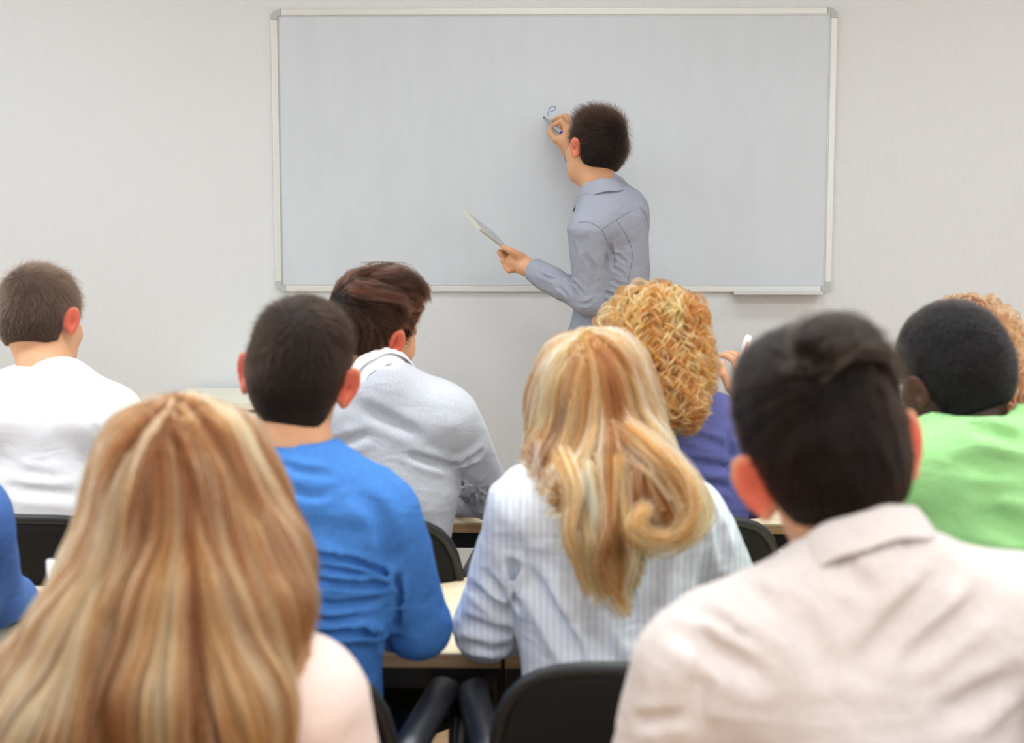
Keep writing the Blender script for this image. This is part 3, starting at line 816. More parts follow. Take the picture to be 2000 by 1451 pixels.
M_BOARD = mat('whiteboard_enamel', srgb(214, 218, 220), .22, spec=.5)
def _board():
    m = M_BOARD; tc = nd(m, 'ShaderNodeTexCoord'); mp = nd(m, 'ShaderNodeMapping'); mp.inputs['Scale'].default_value = (5, 1, 1.1)
    n = nd(m, 'ShaderNodeTexNoise'); n.inputs['Scale'].default_value = 2.2; n.inputs['Detail'].default_value = 8; n.inputs['Roughness'].default_value = .65
    lk(m, tc.outputs['Object'], mp.inputs[0]); lk(m, mp.outputs[0], n.inputs['Vector'])
    cr = nd(m, 'ShaderNodeValToRGB'); cr.color_ramp.elements[0].position = .42; cr.color_ramp.elements[1].position = .60
    cr.color_ramp.elements[0].color = srgb(199, 204, 210); cr.color_ramp.elements[1].color = srgb(202, 207, 213)
    e = cr.color_ramp.elements.new(.72); e.color = srgb(194, 204, 210)
    lk(m, n.outputs['Fac'], cr.inputs[0]); lk(m, cr.outputs[0], bsdf(m).inputs['Base Color'])
    mr = nd(m, 'ShaderNodeMapRange'); mr.inputs['To Min'].default_value = .32; mr.inputs['To Max'].default_value = .5
    lk(m, n.outputs['Fac'], mr.inputs[0]); lk(m, mr.outputs[0], bsdf(m).inputs['Roughness'])
_board()

# ================================================================== the room
RX, RY0, RY1, RZ = 3.6, -2.6, WALL_Y, 2.9
def struct(name, o): o.name = name; o['kind'] = 'structure'; return o
struct('wall_front', box('wall_front', (0, RY1 + .06, RZ / 2), (2 * RX + .24, .12, RZ), M_WALL))
bm = bmesh.new(); bx0, bx1 = -.25, 2.95
for x0_, x1_, z0_, z1_ in ((-RX - .12, bx0, 0, RZ), (bx1, RX + .12, 0, RZ), (bx0, bx1, 0, 1.12), (bx0, bx1, 2.55, RZ)):
    add_box(bm, ((x0_ + x1_) / 2, RY0 - .06, (z0_ + z1_) / 2), (x1_ - x0_, .12, z1_ - z0_))
struct('wall_back', bmo('wall_back', bm, M_SIDE))
for i in range(2):
    w = (bx1 - bx0) / 2; hh = 2.55 - 1.12
    r = empty('window_%d' % (7 + i), (bx0 + w * (i + .5), RY0 - .06, 1.12)); r['kind'] = 'structure'  # unseen back-wall windows, added to go with the frontal fill light
    for nm, c_, s in (('frame_rail', (0, 0, .03), (w, .07, .06)), ('frame_rail', (0, 0, hh - .03), (w, .07, .06)), ('frame_stile', (-w / 2 + .03, 0, hh / 2), (.06, .069, hh - .12)), ('frame_stile', (w / 2 - .03, 0, hh / 2), (.06, .069, hh - .12))):
        box(nm, c_, s, M_TRIM, r, .004)
    box('pane', (0, 0, hh / 2), (w - .12, .006, hh - .12), M_GLASS, r)
    box('window_sill', (0, .12, -.012), (w - .004, .20, .024), M_TRIM, r, .004)
struct('ceiling', box('ceiling', (0, (RY0 + RY1) / 2, RZ + .06), (2 * RX + .24, RY1 - RY0 + .24, .12), M_CEIL))
WY0, WY1, WZ0, WZ1 = -.1, 4.4, 1.12, 2.55
wn = 0
for side, sg in (('left', -1), ('right', 1)):
    bm = bmesh.new(); X = sg * (RX + .06)
    add_box(bm, (X, (RY0 + RY1) / 2, WZ0 / 2), (.12, RY1 - RY0, WZ0)); add_box(bm, (X, (RY0 + RY1) / 2, (WZ1 + RZ) / 2), (.12, RY1 - RY0, RZ - WZ1))
    add_box(bm, (X, (RY0 + WY0) / 2, (WZ0 + WZ1) / 2), (.12, WY0 - RY0, WZ1 - WZ0)); add_box(bm, (X, (RY1 + WY1) / 2, (WZ0 + WZ1) / 2), (.12, RY1 - WY1, WZ1 - WZ0))
    struct('wall_' + side, bmo('wall_' + side, bm, M_SIDE))
    nw = 3; w = (WY1 - WY0) / nw
    for i in range(nw):
        wn += 1; yc = WY0 + w * (i + .5); zc = (WZ0 + WZ1) / 2; hh = WZ1 - WZ0
        r = empty('window_%d' % wn, (X, yc, WZ0)); r['kind'] = 'structure'
        for nm, c, s in (('frame_rail', (0, 0, .03), (.07, w, .06)), ('frame_rail', (0, 0, hh - .03), (.07, w, .06)),
                         ('frame_stile', (0, -w / 2 + .03, hh / 2), (.069, .06, hh - .12)), ('frame_stile', (0, w / 2 - .03, hh / 2), (.069, .06, hh - .12))):
            box(nm, c, s, M_TRIM, r, .004)
        box('pane', (0, 0, hh / 2), (.006, w - .12, hh - .12), M_GLASS, r)
        box('window_sill', (-sg * .12, 0, -.012), (.20, w - .004, .024), M_TRIM, r, .004)
for nm, c, s in (('baseboard_front', (0, RY1 - .008, .035), (2 * RX - .03, .016, .07)), ('baseboard_left', (-RX + .008, (RY0 + RY1) / 2, .035), (.016, RY1 - RY0, .07)), ('baseboard_right', (RX - .008, (RY0 + RY1) / 2, .035), (.016, RY1 - RY0, .07))):
    struct(nm, box(nm, c, s, M_TRIM, None, .003))
fl = struct('floor', box('floor', (0, (RY0 + RY1) / 2, -.055), (2 * RX + .24, RY1 - RY0 + .24, .09), M_FLOOR))
fl_c = Vector(fl.location)
pm = add_box(bmesh.new(), (0, 0, 0), (1.283, .2045, .010), None, .0012, 1); pme = bpy.data.meshes.new('plank'); pm.to_mesh(pme); pm.free(); pme.materials.append(M_FLOOR)
row = 0; y = RY0 + .1025
while y < RY1:
    x = -RX - .3 + (row * .43) % 1.285
    while x < RX + .3:
        if abs(x) < RX - .55 or True:
            xx = min(max(x, -RX + .64), RX - .64)
            if (y > -.9):
                o = bpy.data.objects.new('plank', pme); C.objects.link(o); o.parent = fl; o.location = (x, y, -.005)
        x += 1.285
    y += .206; row += 1
for i, (lx, ly) in enumerate(CEIL_LAMPS):
    r = empty('ceiling_lamp', (lx, ly, RZ), 'slim white louvred lamp on the ceiling above the classroom', 'lamp', 'ceiling lamps')
    bm = bmesh.new()
    for sx in (-1, 1): add_box(bm, (sx * .61, 0, -.035), (.02, .34, .07))
    for sy in (-1, 1): add_box(bm, (0, sy * .16, -.035), (1.2, .02, .07))
    add_box(bm, (0, 0, -.005), (1.2, .32, .01)); bmo('housing', bm, M_TRIM, r)
    em = bpy.data.materials.get('lamp_diffuser') or mat('lamp_diffuser', (.9, .9, .88, 1), .4, Emission_Color=(1, .98, .95, 1), Emission_Strength=2.0)
    box('diffuser', (0, 0, -.05), (1.19, .30, .012), em, r)

# ------------------------------------------------------------------ whiteboard
BX, BZ, BY = .039, 1.706, 5.096
wb = empty('whiteboard', (BX, WALL_Y, BZ - .5), 'large wall-mounted whiteboard in a thin aluminium frame, one blue letter on it', 'whiteboard')
def rel(o): return o
box('writing_surface', (0, -.0065, .5), (1.97, .009, .97), M_BOARD, wb)
for z in (.011, .989):
    bm = add_box(bmesh.new(), (0, -.0075, z), (1.93, .0145, .022), None, .003); bmo('frame_rail', bm, M_ALU, wb)
for x in (-.989, .989):
    bm = add_box(bmesh.new(), (x, -.0075, .5), (.022, .0145, .93), None, .003); bmo('frame_stile', bm, M_ALU, wb)
for x in (-.976, .976): box('inner_lip', (x, -.012, .5), (.003, .003, .952), M_ALUD, wb)
for z in (.024, .976): box('inner_lip', (0, -.012, z), (1.95, .003, .003), M_ALUD, wb)
for sx in (-1, 1):
    for sz in (0, 1):
        o = []
        R_ = .036; n = 9
        poly = [(0, 0), (R_, 0)] + [(R_ * math.cos(a), R_ * math.sin(a)) for a in np.linspace(0, math.pi / 2, n)][1:]
        pts = [(sx * (1.001 - R_ + px_), (1.001 - R_ + pz_) if sz else (-.001 + R_ - pz_)) for px_, pz_ in [(0, R_), (0, R_ - .024), (R_ - .024, R_ - .024), (R_ - .024, 0), (R_, 0)] + [(R_ * math.cos(a), R_ * math.sin(a)) for a in np.linspace(0, math.pi / 2, n)][1:-1]]
        vs = [(a, -.0170, b) for a, b in pts] + [(a, -.0005, b) for a, b in pts]; k = len(pts)
        fc = [tuple(range(k)), tuple(range(2 * k - 1, k - 1, -1))] + [(i, i + k, (i + 1) % k + k, (i + 1) % k) for i in range(k)]
        c = mk('corner_cap', vs, fc, M_CORNER, wb, smooth=False)
        bmn = bmesh.new(); bmn.from_mesh(c.data); bmesh.ops.recalc_face_normals(bmn, faces=bmn.faces); bmn.to_mesh(c.data); bmn.free()
x0 = P(1430, 572, BY)[0] - BX; x1 = P(1602, 572, BY)[0] - BX
bm = bmesh.new(); add_box(bm, ((x0 + x1) / 2, -.030, -.0055), (x1 - x0, .060, .003)); add_box(bm, ((x0 + x1) / 2, -.0595, -.001), (x1 - x0, .003, .010)); bmo('pen_tray', bm, M_ALUD, wb)
M_INK = mat('blue_marker_ink', srgb(96, 150, 205), .5); M_INKG = mat('faded_marker_ink', srgb(140, 142, 160), .5)
def stroke(name, px, m, r=.0014):
    pts = [P(a, b, BY + .0035) - np.array(wb.location) for a, b in px]
    for p in pts: p[1] = -.0112
    v, f = tube(smooth_path(pts, 16), r, 6, flat=(1, 1)); mk(name, v, f, m, wb)
S_ = lambda l: [(1040 + a / 13.19, 190 + b / 13.19) for a, b in l]
stroke('handwriting', S_([(398, 462), (412, 370), (440, 268)]), M_INK)
stroke('handwriting', S_([(440, 268), (500, 238), (560, 235), (590, 232)]), M_INKG)
stroke('handwriting', S_([(592, 234), (578, 262)]), M_INKG, .0022)
stroke('handwriting', S_([(598, 285), (560, 330), (510, 352), (455, 376)]), M_INK)
M_SMUDGE = mat('dry_wiped_smudge', srgb(196, 206, 210), .5)
stroke('smudge', [(1015, 28), (1060, 31), (1105, 28)], M_SMUDGE, .0012)
stroke('smudge', [(1365, 50), (1385, 55), (1398, 62)], M_SMUDGE, .0007)
stroke('smudge', [(864, 246), (866, 250), (866, 254)], M_INKG, .0008)

# ------------------------------------------------------------------ low cabinet at the front wall
cb0 = P(318, 785, 4.68); cb1 = P(640, 785, 4.68)
M_CREAM = mat('cream_laminate', srgb(226, 222, 205), .45)
cw = cb1[0] - cb0[0]; ch = cb0[2]
cab = empty('low_cabinet', ((cb0[0] + cb1[0]) / 2, 4.88, 0), 'low cream cabinet against the front wall beside the blue-shirted student', 'cabinet')
box('body', (0, 0, ch / 2 - .01), (cw, .38, ch - .06), M_CREAM, cab)
box('cabinet_top', (0, -.003, ch - .013), (cw + .02, .40, .026), M_CREAM, cab, .003)
for s in (-1, 1):
    d = box('door', (s * cw / 4, -.199, ch / 2 - .01), (cw / 2 - .006, .018, ch - .08), M_CREAM, cab, .002)
    box('handle', (-s * (cw / 4 - .05), -.02, ch * .18), (.012, .02, .12), M_CHROME, d, .003)
box('plinth', (0, .01, .012), (cw - .04, .34, .05), M_PLASTIC, cab)

# ------------------------------------------------------------------ desks
DZ = .74
def desk(x0, x1, y0, dep, label, group):
    r = empty('desk', ((x0 + x1) / 2, y0 + dep / 2, 0), label, 'desk', group); w = x1 - x0
    box('desktop', (0, 0, DZ - .002), (w - .004, dep - .004, .004), M_WOOD, r)
    box('core_panel', (0, 0, DZ - .0145), (w - .004, dep - .004, .021), M_EDGE, r)
    for sy in (-1, 1): box('frame_rail', (0, sy * (dep / 2 - .03), DZ - .0455), (w - .07, .028, .041), M_STEEL, r, .002)
    for sx in (-1, 1):
        box('side_rail', (sx * (w / 2 - .022), 0, DZ - .0455), (.028, dep - .09, .041), M_STEEL, r, .002)
        for sy in (-1, 1):
            l = box('leg', (sx * (w / 2 - .021), sy * (dep / 2 - .03), (DZ - .0255) / 2 + .005), (.032, .032, DZ - .0355), M_STEEL, r, .003)
            box('foot_cap', (0, 0, -(DZ - .0355) / 2 - .004), (.036, .036, .012), M_PLASTIC, l, .002)
    return r
DX = P(982, 1300, 2.315)[0]
desk(DX - 1.3, DX - .002, 3.345, .50, 'maple-topped desk in the front row, under the arms of the grey-sweater student', None)
desk(DX + .002, DX + 1.3, 3.345, .50, 'maple-topped front-row desk behind the curly strawberry-blonde student', None)
desk(DX - 1.3, DX - .002, 2.315, .51, 'maple-topped second-row desk on which the blue-shirted man leans', None)
desk(DX + .002, DX + 1.3, 2.315, .51, 'maple-topped second-row desk at which the straight-haired blonde student sits', None)

# ------------------------------------------------------------------ chairs
def make_chair():
    r = empty('swivel_chair', (0, 0, 0))
    # backrest: rounded, curved shell
    nu, nv = 15, 13; W_, H_ = .25, .235
    def bp(u, v, th):
        a = u * W_; b = v * H_
        e = (abs(u) ** 5 + abs(v) ** 5) ** .2 if (u or v) else 0
        m = max(abs(u), abs(v), 1e-6); k = m / e if e else 1
        a *= k; b *= k
        y = -.235 + .05 * (a / W_) ** 2 - .05 * (b / H_) - .02 * (b / H_) ** 2
        edge = (1 - min(1, e) ** 8) if e else 1
        return (a * (1 + .06 * (b / H_) * -1), y + th * (.35 + .65 * edge), .642 + b)
    vs = []; fc = []
    for th in (-.018, .018):
        for j in range(nv):
            for i in range(nu): vs.append(bp(-1 + 2 * i / (nu - 1), -1 + 2 * j / (nv - 1), th))
    N_ = nu * nv
    for j in range(nv - 1):
        for i in range(nu - 1):
            a = j * nu + i; fc.append((a, a + 1, a + nu + 1, a + nu)); fc.append((a + N_, a + N_ + nu, a + N_ + nu + 1, a + N_ + 1))
    rim = [i for i in range(nu)] + [j * nu + nu - 1 for j in range(1, nv)] + [(nv - 1) * nu + i for i in range(nu - 2, -1, -1)] + [j * nu for j in range(nv - 2, 0, -1)]
    for a, b in zip(rim, rim[1:] + rim[:1]): fc.append((a, a + N_, b + N_, b))
    br = mk('backrest', vs, fc, M_CHAIRF, r)
    s = br.modifiers.new('s', 'SUBSURF'); s.levels = 1; s.render_levels = 1
    rp = [(vs[k][0] * 1.01, vs[k][1] + .012, .642 + (vs[k][2] - .642) * 1.01) for k in rim]; rp.append(rp[0])
    v, f = tube(rp, .011, 8); mk('backrest_rim', v, f, M_PLASTIC, br)
    v, f = nets(U([ell((0, .0, .455), (.23, .22, .030)), cap((-.14, .12, .452), (.14, .12, .452), .034, .034), cap((-.15, -.12, .45), (.15, -.12, .45), .028)], .05), (-.3, -.3, .38), (.3, .3, .52), .012)
    mk('seat', v, f, M_CHAIRF, r)
    v, f = tube(smooth_path([(0, -.04, .41), (0, -.22, .41), (0, -.30, .47), (0, -.285, .62)], 16), .018, 8, flat=(1.6, .7)); mk('back_support', v, f, M_STEEL, r)
    for sx in (-1, 1):
        p = smooth_path([(sx * .17, .02, .425), (sx * .27, .03, .43), (sx * .285, .06, .55), (sx * .280, .13, .66), (sx * .265, .10, .70)], 22)
        v, f = tube(p, .015, 10, flat=(1.3, .8)); a = mk('armrest', v, f, M_ARM, r)
        p = smooth_path([(sx * .235, -.13, .635), (sx * .25, -.10, .695), (sx * .262, .02, .716), (sx * .263, .14, .712), (sx * .247, .185, .67)], 24)
        v, f = tube(p, [.015] + [.0205] * 22 + [.014], 12, flat=(1.25, .72)); mk('arm_pad', v, f, M_ARM, a)
    v, f = tube([(0, 0, .13), (0, 0, .29)], .028, 16); mk('gas_column', v, f, M_CHROME, r)
    v, f = tube([(0, 0, .26), (0, 0, .425)], .017, 16); mk('gas_column', v, f, M_STEEL, r)
    box('seat_plate', (0, 0, .42), (.20, .20, .018), M_STEEL, r)
    for i in range(5):
        a = math.radians(90 + 72 * i + 20); dx, dy = math.cos(a), math.sin(a)
        v, f = tube([(dx * .02, dy * .02, .125), (dx * .15, dy * .15, .105), (dx * .28, dy * .28, .075)], [.024, .020, .015], 8); l = mk('base_arm', v, f, M_CHROME, r)
        v, f = tube([(dx * .28 - dy * .022, dy * .28 + dx * .022, .030), (dx * .28 + dy * .022, dy * .28 - dx * .022, .030)], .029, 14); mk('caster', v, f, M_PLASTIC, l)
    return r
def copy_tree(o, parent=None):
    c = o.copy(); C.objects.link(c); c.parent = parent
    for ch in list(o.children): copy_tree(ch, c)
    return c
chair0 = make_chair(); chair_used = [False]
def chair(x, y, yaw, label):
    o = copy_tree(chair0) if chair_used[0] else chair0
    chair_used[0] = True
    o.location = (x, y, 0); o.rotation_euler = (0, 0, math.radians(-yaw)); tag(o, label, 'chair', 'black swivel chairs of the students')
    return o
chair(-1.02, 3.02, 8, 'black swivel chair under the white T-shirt student at the left')
chair(-.40, 3.02, 3, 'black swivel chair of the grey-sweater student, its right back edge showing')
chair(.235, 3.03, 0, 'black swivel chair behind the curly strawberry-blonde student in purple-blue')
chair(1.06, 3.12, 0, 'black swivel chair of the auburn-haired student hidden behind the green shirt')
chair(-.43, 2.12, 6, 'black swivel chair of the blue-shirted man, armrest turned to the aisle')
chair(.165, 2.11, -5, 'black swivel chair of the straight-haired blonde, wide dark backrest at the bottom')
chair(.87, 2.10, 0, 'black swivel chair of the student in the bright green shirt')
chair(-1.16, 2.12, 0, 'black swivel chair of the blue-sleeved student cut off at the left edge')
chair(-.50, 1.42, 5, 'black swivel chair under the long-haired woman nearest the camera')
chair(.55, 1.38, 0, 'black swivel chair under the dark-haired man in the beige shirt')

# ------------------------------------------------------------------ things on the desks
M_PAPER = mat('paper', srgb(235, 232, 232), .7); M_MAG = mat('magazine_cover', srgb(150, 120, 135), .35); M_PAGES = mat('magazine_pages', srgb(214, 206, 212), .8)
sp = P(893, 1011, 3.42); ordn = ['bottom magazine', 'second magazine from the bottom', 'third magazine from the bottom', 'third magazine from the top', 'second magazine from the top', 'topmost magazine']
for i in range(6):
    r = empty('magazine', (sp[0] - .05 + .004 * math.sin(i * 2.1), sp[1] + .13, DZ + .0068 * i), ordn[i] + ' in the small pile beside the grey sweater', 'magazine', 'pile of magazines on the front desk')
    r.rotation_euler = (0, 0, math.radians(2 * math.sin(i * 1.7)))
    box('pages', (0, 0, .0034), (.196, .276, .0046), M_PAGES, r); 
    box('cover', (0, 0, .0062), (.2, .28, .0009), M_MAG if i < 5 else M_PAPER, r); box('cover', (0, 0, .0006), (.2, .28, .0009), M_MAG, r)
M_CYAN = mat('light_blue_plastic', srgb(90, 200, 240), .4)
cp = P(1016, 1186, 2.62)
r = empty('folder', (cp[0] + .05, 2.66, DZ), 'light blue folder on the desk, just peeking out under the blonde student\'s arm', 'folder')
box('cover', (0, 0, .0135), (.15, .11, .003), M_CYAN, r, .001); box('cover', (0, 0, .0018), (.15, .11, .003), M_CYAN, r, .001); box('paper', (0, 0, .0077), (.145, .105, .008), M_PAPER, r)
# ================================================================== the people
T_JEANS = fabric('dark_denim', (.02, .03, .06, 1), (.035, .05, .09, 1), crease=.4)
T_GREY = fabric('charcoal_trousers', (.02, .02, .022, 1), (.035, .035, .04, 1), crease=.4)
H_DKBROWN = hair_mats('dark_brown_hair', (.006, .0035, .0025, 1), .28, 1.3)
H_BROWN = hair_mats('brown_hair', (.012, .007, .0045, 1), .28, 1.32)

# ---- teacher at the board
sh = fabric('grey_chambray', srgb(146, 149, 162), srgb(158, 161, 172), weave=1100, crease=.35, mott=420)
hd = Head(P(1161, 294, 4.63), yaw=-36, pitch=-4, roll=9, s=.98, earflare=30)
N = P(1171, 380, 4.60)
SL = P(1146, 452, 4.47); SR = P(1236, 412, 4.72)
EL = P(1150, 588, 4.50); WL = P(1036, 524, 4.66)
ER = P(1172, 345, 4.95); WR = P(1112, 292, 5.00)
# writing hand, joint by joint
hj = lambda x, y, d: P(x, y, d)
tipx = P(1061, 228, 5.093); endx = P(1098.5, 262, 4.985)
hR = [(cap(WR, hj(1106, 270, 4.995), .024, .027), .02), (cap(hj(1110, 276, 5.0), hj(1112, 252, 5.015), .022, .019), .02),
      (cap(hj(1117, 256, 5.03), hj(1105, 226.5, 5.035), .0115, .0098), .012), (cap(hj(1105, 226.5, 5.035), hj(1089, 231, 5.055), .0098, .0088), .003), (cap(hj(1089, 231, 5.055), hj(1078, 237, 5.07), .0088, .0078), .002),
      (cap(hj(1109, 254, 5.005), hj(1096, 237, 5.005), .0118, .0102), .010), (cap(hj(1096, 237, 5.005), hj(1084, 243, 5.02), .0098, .0090), .003), (cap(hj(1084, 243, 5.02), hj(1075.5, 249, 5.045), .0088, .0078), .002),
      (cap(hj(1103, 281, 4.99), hj(1086, 273, 4.99), .018, .0125), .016), (cap(hj(1086, 273, 4.99), hj(1075.5, 261, 5.01), .0125, .0102), .004), (cap(hj(1075.5, 261, 5.01), hj(1074.5, 250, 5.035), .0100, .0080), .003),
      (cap(hj(1116, 262, 5.045), hj(1098, 247, 5.06), .011, .0095), .01), (cap(hj(1098, 247, 5.06), hj(1092, 256, 5.06), .0092, .0080), .003), (cap(hj(1092, 256, 5.06), hj(1096, 262, 5.05), .008, .0074), .002),
      (cap(hj(1117, 268, 5.05), hj(1104, 258, 5.068), .0095, .0085), .01), (cap(hj(1104, 258, 5.068), hj(1098, 266, 5.065), .0082, .007), .003), (cap(hj(1098, 266, 5.065), hj(1102, 270, 5.055), .007, .0066), .002)]
# tablet hand
hL = [(cap(WL, hj(1014, 508, 4.70), .026, .028), .02), (cap(hj(1020, 520, 4.67), hj(1002, 508, 4.68), .025, .021), .02),
      (cap(hj(1014, 500, 4.66), hj(997, 490, 4.645), .015, .0115), .014), (cap(hj(997, 490, 4.645), hj(983, 483.5, 4.64), .0108, .0088), .003),
      (cap(hj(1002, 499, 4.72), hj(984, 495, 4.70), .0115, .0100), .012), (cap(hj(984, 495, 4.70), hj(975, 492, 4.675), .0098, .0085), .003),
      (cap(hj(1001, 508, 4.71), hj(985, 505, 4.69), .0118, .0102), .012), (cap(hj(985, 505, 4.69), hj(978, 497, 4.675), .0098, .0085), .003),
      (cap(hj(1003, 516, 4.70), hj(988, 517, 4.68), .0115, .0100), .012), (cap(hj(988, 517, 4.68), hj(981, 508, 4.675), .0096, .0084), .003),
      (cap(hj(1008, 526, 4.69), hj(994, 528, 4.67), .0110, .0092), .012), (cap(hj(994, 528, 4.67), hj(986, 520, 4.672), .0090, .0080), .003)]
torso_c = (SL + SR) / 2
fold = [([(1190, 478), (1196, 500), (1198, 524)], .009, .0045), ([(1194, 497), (1207, 500), (1224, 514)], .008, .004), ([(1196, 524), (1208, 528), (1222, 540)], .008, .004), ([(1183, 572), (1200, 580), (1218, 596)], .009, .006),
        ([(1112, 547), (1124, 556), (1138, 574)], .008, .005), ([(1130, 594), (1146, 594), (1162, 584)], .008, .005), ([(1052, 533), (1068, 542), (1086, 546)], .008, .005), ([(1042, 553), (1060, 566), (1082, 578)], .009, .004), ([(1090, 560), (1104, 572), (1112, 590)], .008, .005),
        ([(1250, 408), (1260, 424), (1266, 446)], .010, .005), ([(1222, 370), (1236, 380), (1248, 396)], .009, .005), ([(1196, 548), (1212, 556), (1232, 560)], .008, .004), ([(1118, 470), (1124, 500), (1120, 530)], .010, .003), ([(1145, 500), (1160, 530), (1158, 560)], .012, .003)]
A = build_person('man in a grey shirt standing at the whiteboard, writing on it and holding a tablet', hd, N, .050, SL, SR, EL, ER, WL, WR,
    (P(1194, 470, 4.63), (.140, .100, .19), 42), (P(1192, 580, 4.64), (.128, .098, .17), 38), (P(1186, 690, 4.66), (.160, .118, .15), 32), skin='light', shirt_mat=sh, trouser_mat=T_GREY,
    sr=.060, ar=.050, er=.046, fr=.034, hand_extra=(hL, hR), folds=fold, seated=False, shirt_h=.0048, group=None, noise_amp=.004, noise_dir=(1, 1, .6), neck_cut=-.012, seam=.014, ridge=.002, ear_red=.6)
collar(A, 'collar', sh, .057, .032, .046, flare=.026, front_deg=150, fw=rz(42) @ V(0, 1, 0), dip=.045, ax=V(-.20, .16, 1) / np.linalg.norm(V(-.20, .16, 1)), c=A.N + V(0, 0, .004))
M_SEAM = mat('grey_seam_thread', srgb(118, 121, 135), .9)
for s in ([(1174, 448), (1200, 432), (1232, 412)], [(1204, 428), (1234, 487), (1227, 550), (1222, 612)], [(1130, 434), (1150, 434), (1174, 448), (1189, 482), (1193, 512)]): seam_line(A, s, M_SEAM)
short_hair(A, [-.08, -.03, .05, .11], [.0015, .006, .010, .020], (.0,.0,.0), (.018, .009, .0055), n=17000, L=.020, lift=.75, crown=(.02, -.085, .075), sweep=(0, .3, .3), mats=H_DKBROWN, top_boost=.9, rad=.00024,
           add=[ell((0, .035, .095), (.055, .055, .036))])
# collar points, marker, tablet
m = nrm(endx - tipx); L = np.linalg.norm(endx - tipx)
root = empty('marker', tipx, 'grey whiteboard marker with a blue end held in the writing hand at the board', 'marker')
M_MARK = mat('marker_barrel', srgb(150, 154, 156), .35); M_BLUE = mat('marker_blue_plastic', srgb(30, 40, 150), .3); M_NIB = mat('marker_nib', (.01, .01, .02, 1), .8)
v, f = tube([tipx + m * t for t in (.014, .030, .046, .052, L * .6, L - .006)], [.0032, .0058, .0082, .0092, .0092, .0092], 18); mk('barrel', v, f, M_MARK, root, tipx)
v, f = tube([tipx + m * t for t in (L - .006, L - .001, L)], [.0096, .0096, .0080], 18); mk('end_plug', v, f, M_BLUE, root, tipx)
v, f = tube([tipx + m * t for t in (.001, .006, .014)], [.0014, .0024, .0030], 10); mk('nib', v, f, M_NIB, root, tipx)
# tablet: long side comes from the thumb towards the far left corner
a0 = P(984, 484, 4.655); a1 = P(936, 448, 4.58)
u = nrm(a1 - a0); w = nrm(np.cross(u, V(-.62, -.42, .55))); 
vd = nrm(P(960, 465, 4.6) - V(0, 0, EYE)); pe = np.cross(u, vd); pe = pe if pe[2] > 0 else -pe; w = vd + .13 * pe; w = nrm(w - u * (w @ u)); nn_ = np.cross(w, u); nn_ = nn_ if nn_[2] > 0 else -nn_
Lt, Wt = np.linalg.norm(a1 - a0) + .045, .15
cen = a1 - u * Lt / 2 + w * Wt / 2
RT = Matrix(np.stack([u, w, nn_], 1).tolist())
root = empty('tablet', cen, 'thin silver tablet computer held in the left hand of the man at the board', 'tablet')
root.matrix_world = Matrix.Translation(cen) @ RT.to_4x4()
box('case', (0, 0, 0), (Lt, Wt, .0075), mat('tablet_case', srgb(205, 203, 178), .3, .3), root, .0025)
box('bezel', (0, 0, .0042), (Lt - .008, Wt - .008, .0008), mat('tablet_bezel', srgb(212, 214, 210), .25), root)
box('screen', (0, 0, .0048), (Lt - .04, Wt - .022, .0006), mat('tablet_screen', srgb(150, 156, 160), .08), root)

# ---- white T-shirt, far left
sh = fabric('white_jersey', srgb(243, 241, 243), srgb(250, 249, 250), crease=.18, wr=.2)
hd = Head(P(82, 630, 3.06), yaw=17, pitch=12, roll=-7, s=.94, earflare=38)
N = P(100, 730, 2.99); SL = P(-48, 812, 2.97); SR = P(226, 816, 2.99)
A = build_person('man with short brown hair in a plain white T-shirt, seated at the far left', hd, N, .054, SL, SR, P(-85, 985, 3.12), P(262, 985, 3.14), P(20, 1040, 3.45), P(170, 1040, 3.47),
    (P(88, 895, 3.04), (.172, .115, .21), 0), (P(88, 1010, 3.04), (.155, .115, .16)), (P(88, 1090, 3.04), (.175, .13, .13)), skin='light', shirt_mat=sh, trouser_mat=T_JEANS, sr=.064,
    sleeve=('short', 'short'), hands=((1, .4), (-1, .4)), neck_cut=-.004, noise_amp=.002,
    folds=[([(196, 775), (188, 900)], .010, .003), ([(20, 955), (150, 965)], .02, .004), ([(40, 925), (120, 935)], .016, .003)])
neckband(A, sh, .061, .008, -.010)
short_hair(A, [-.08, -.03, .05, .11], [.001, .004, .006, .015], (0,0,0), (.07, .036, .021), n=15000, L=.016, lift=.55, crown=(.0, -.085, .085), mats=hair_mats('light_brown_hair', (.045, .026, .017, 1)), top_boost=.7, rad=.00022)

# ---- grey sweater
sh = fabric('grey_knit', srgb(184, 187, 195), srgb(199, 201, 208), weave=700, crease=.25, mott=300, sheen=.3)
hd = Head(P(731, 655, 3.02), yaw=42, pitch=8, roll=6, s=.96, earflare=24)
N = P(742, 738, 2.96); SL = P(592, 824, 2.98); SR = P(876, 812, 3.00)
fold = [([(885, 905), (935, 885)], .012, .012), ([(890, 915), (800, 890)], .014, .006), ([(700, 790), (820, 850)], .02, .004), ([(660, 865), (720, 850)], .016, .004),
        ([(720, 700), (770, 712)], .012, .004)] + [([(905 + 11 * i, 925 + 6 * i), (900 + 14 * i, 985 + 4 * i)], .007, .007) for i in range(5)]
A = build_person('man in a light grey sweater over a white collar, face turned to the right', hd, N, .052, SL, SR, P(548, 985, 3.1), P(956, 968, 3.16), P(640, 1010, 3.5), P(860, 968, 3.56),
    (P(742, 900, 3.04), (.165, .120, .21), -8), (P(755, 985, 3.05), (.135, .115, .16)), (P(745, 1075, 3.02), (.160, .13, .13)), skin='light', shirt_mat=sh, trouser_mat=T_JEANS, sr=.066, ar=.052, er=.046, fr=.036,
    hands=((1, .4), (-1, .4)), folds=fold, stubble=.5, brow=(.02, .012, .008), shirt_name='sweater', neck_cut=-.010, cut_r=.060, kshift=-.10)
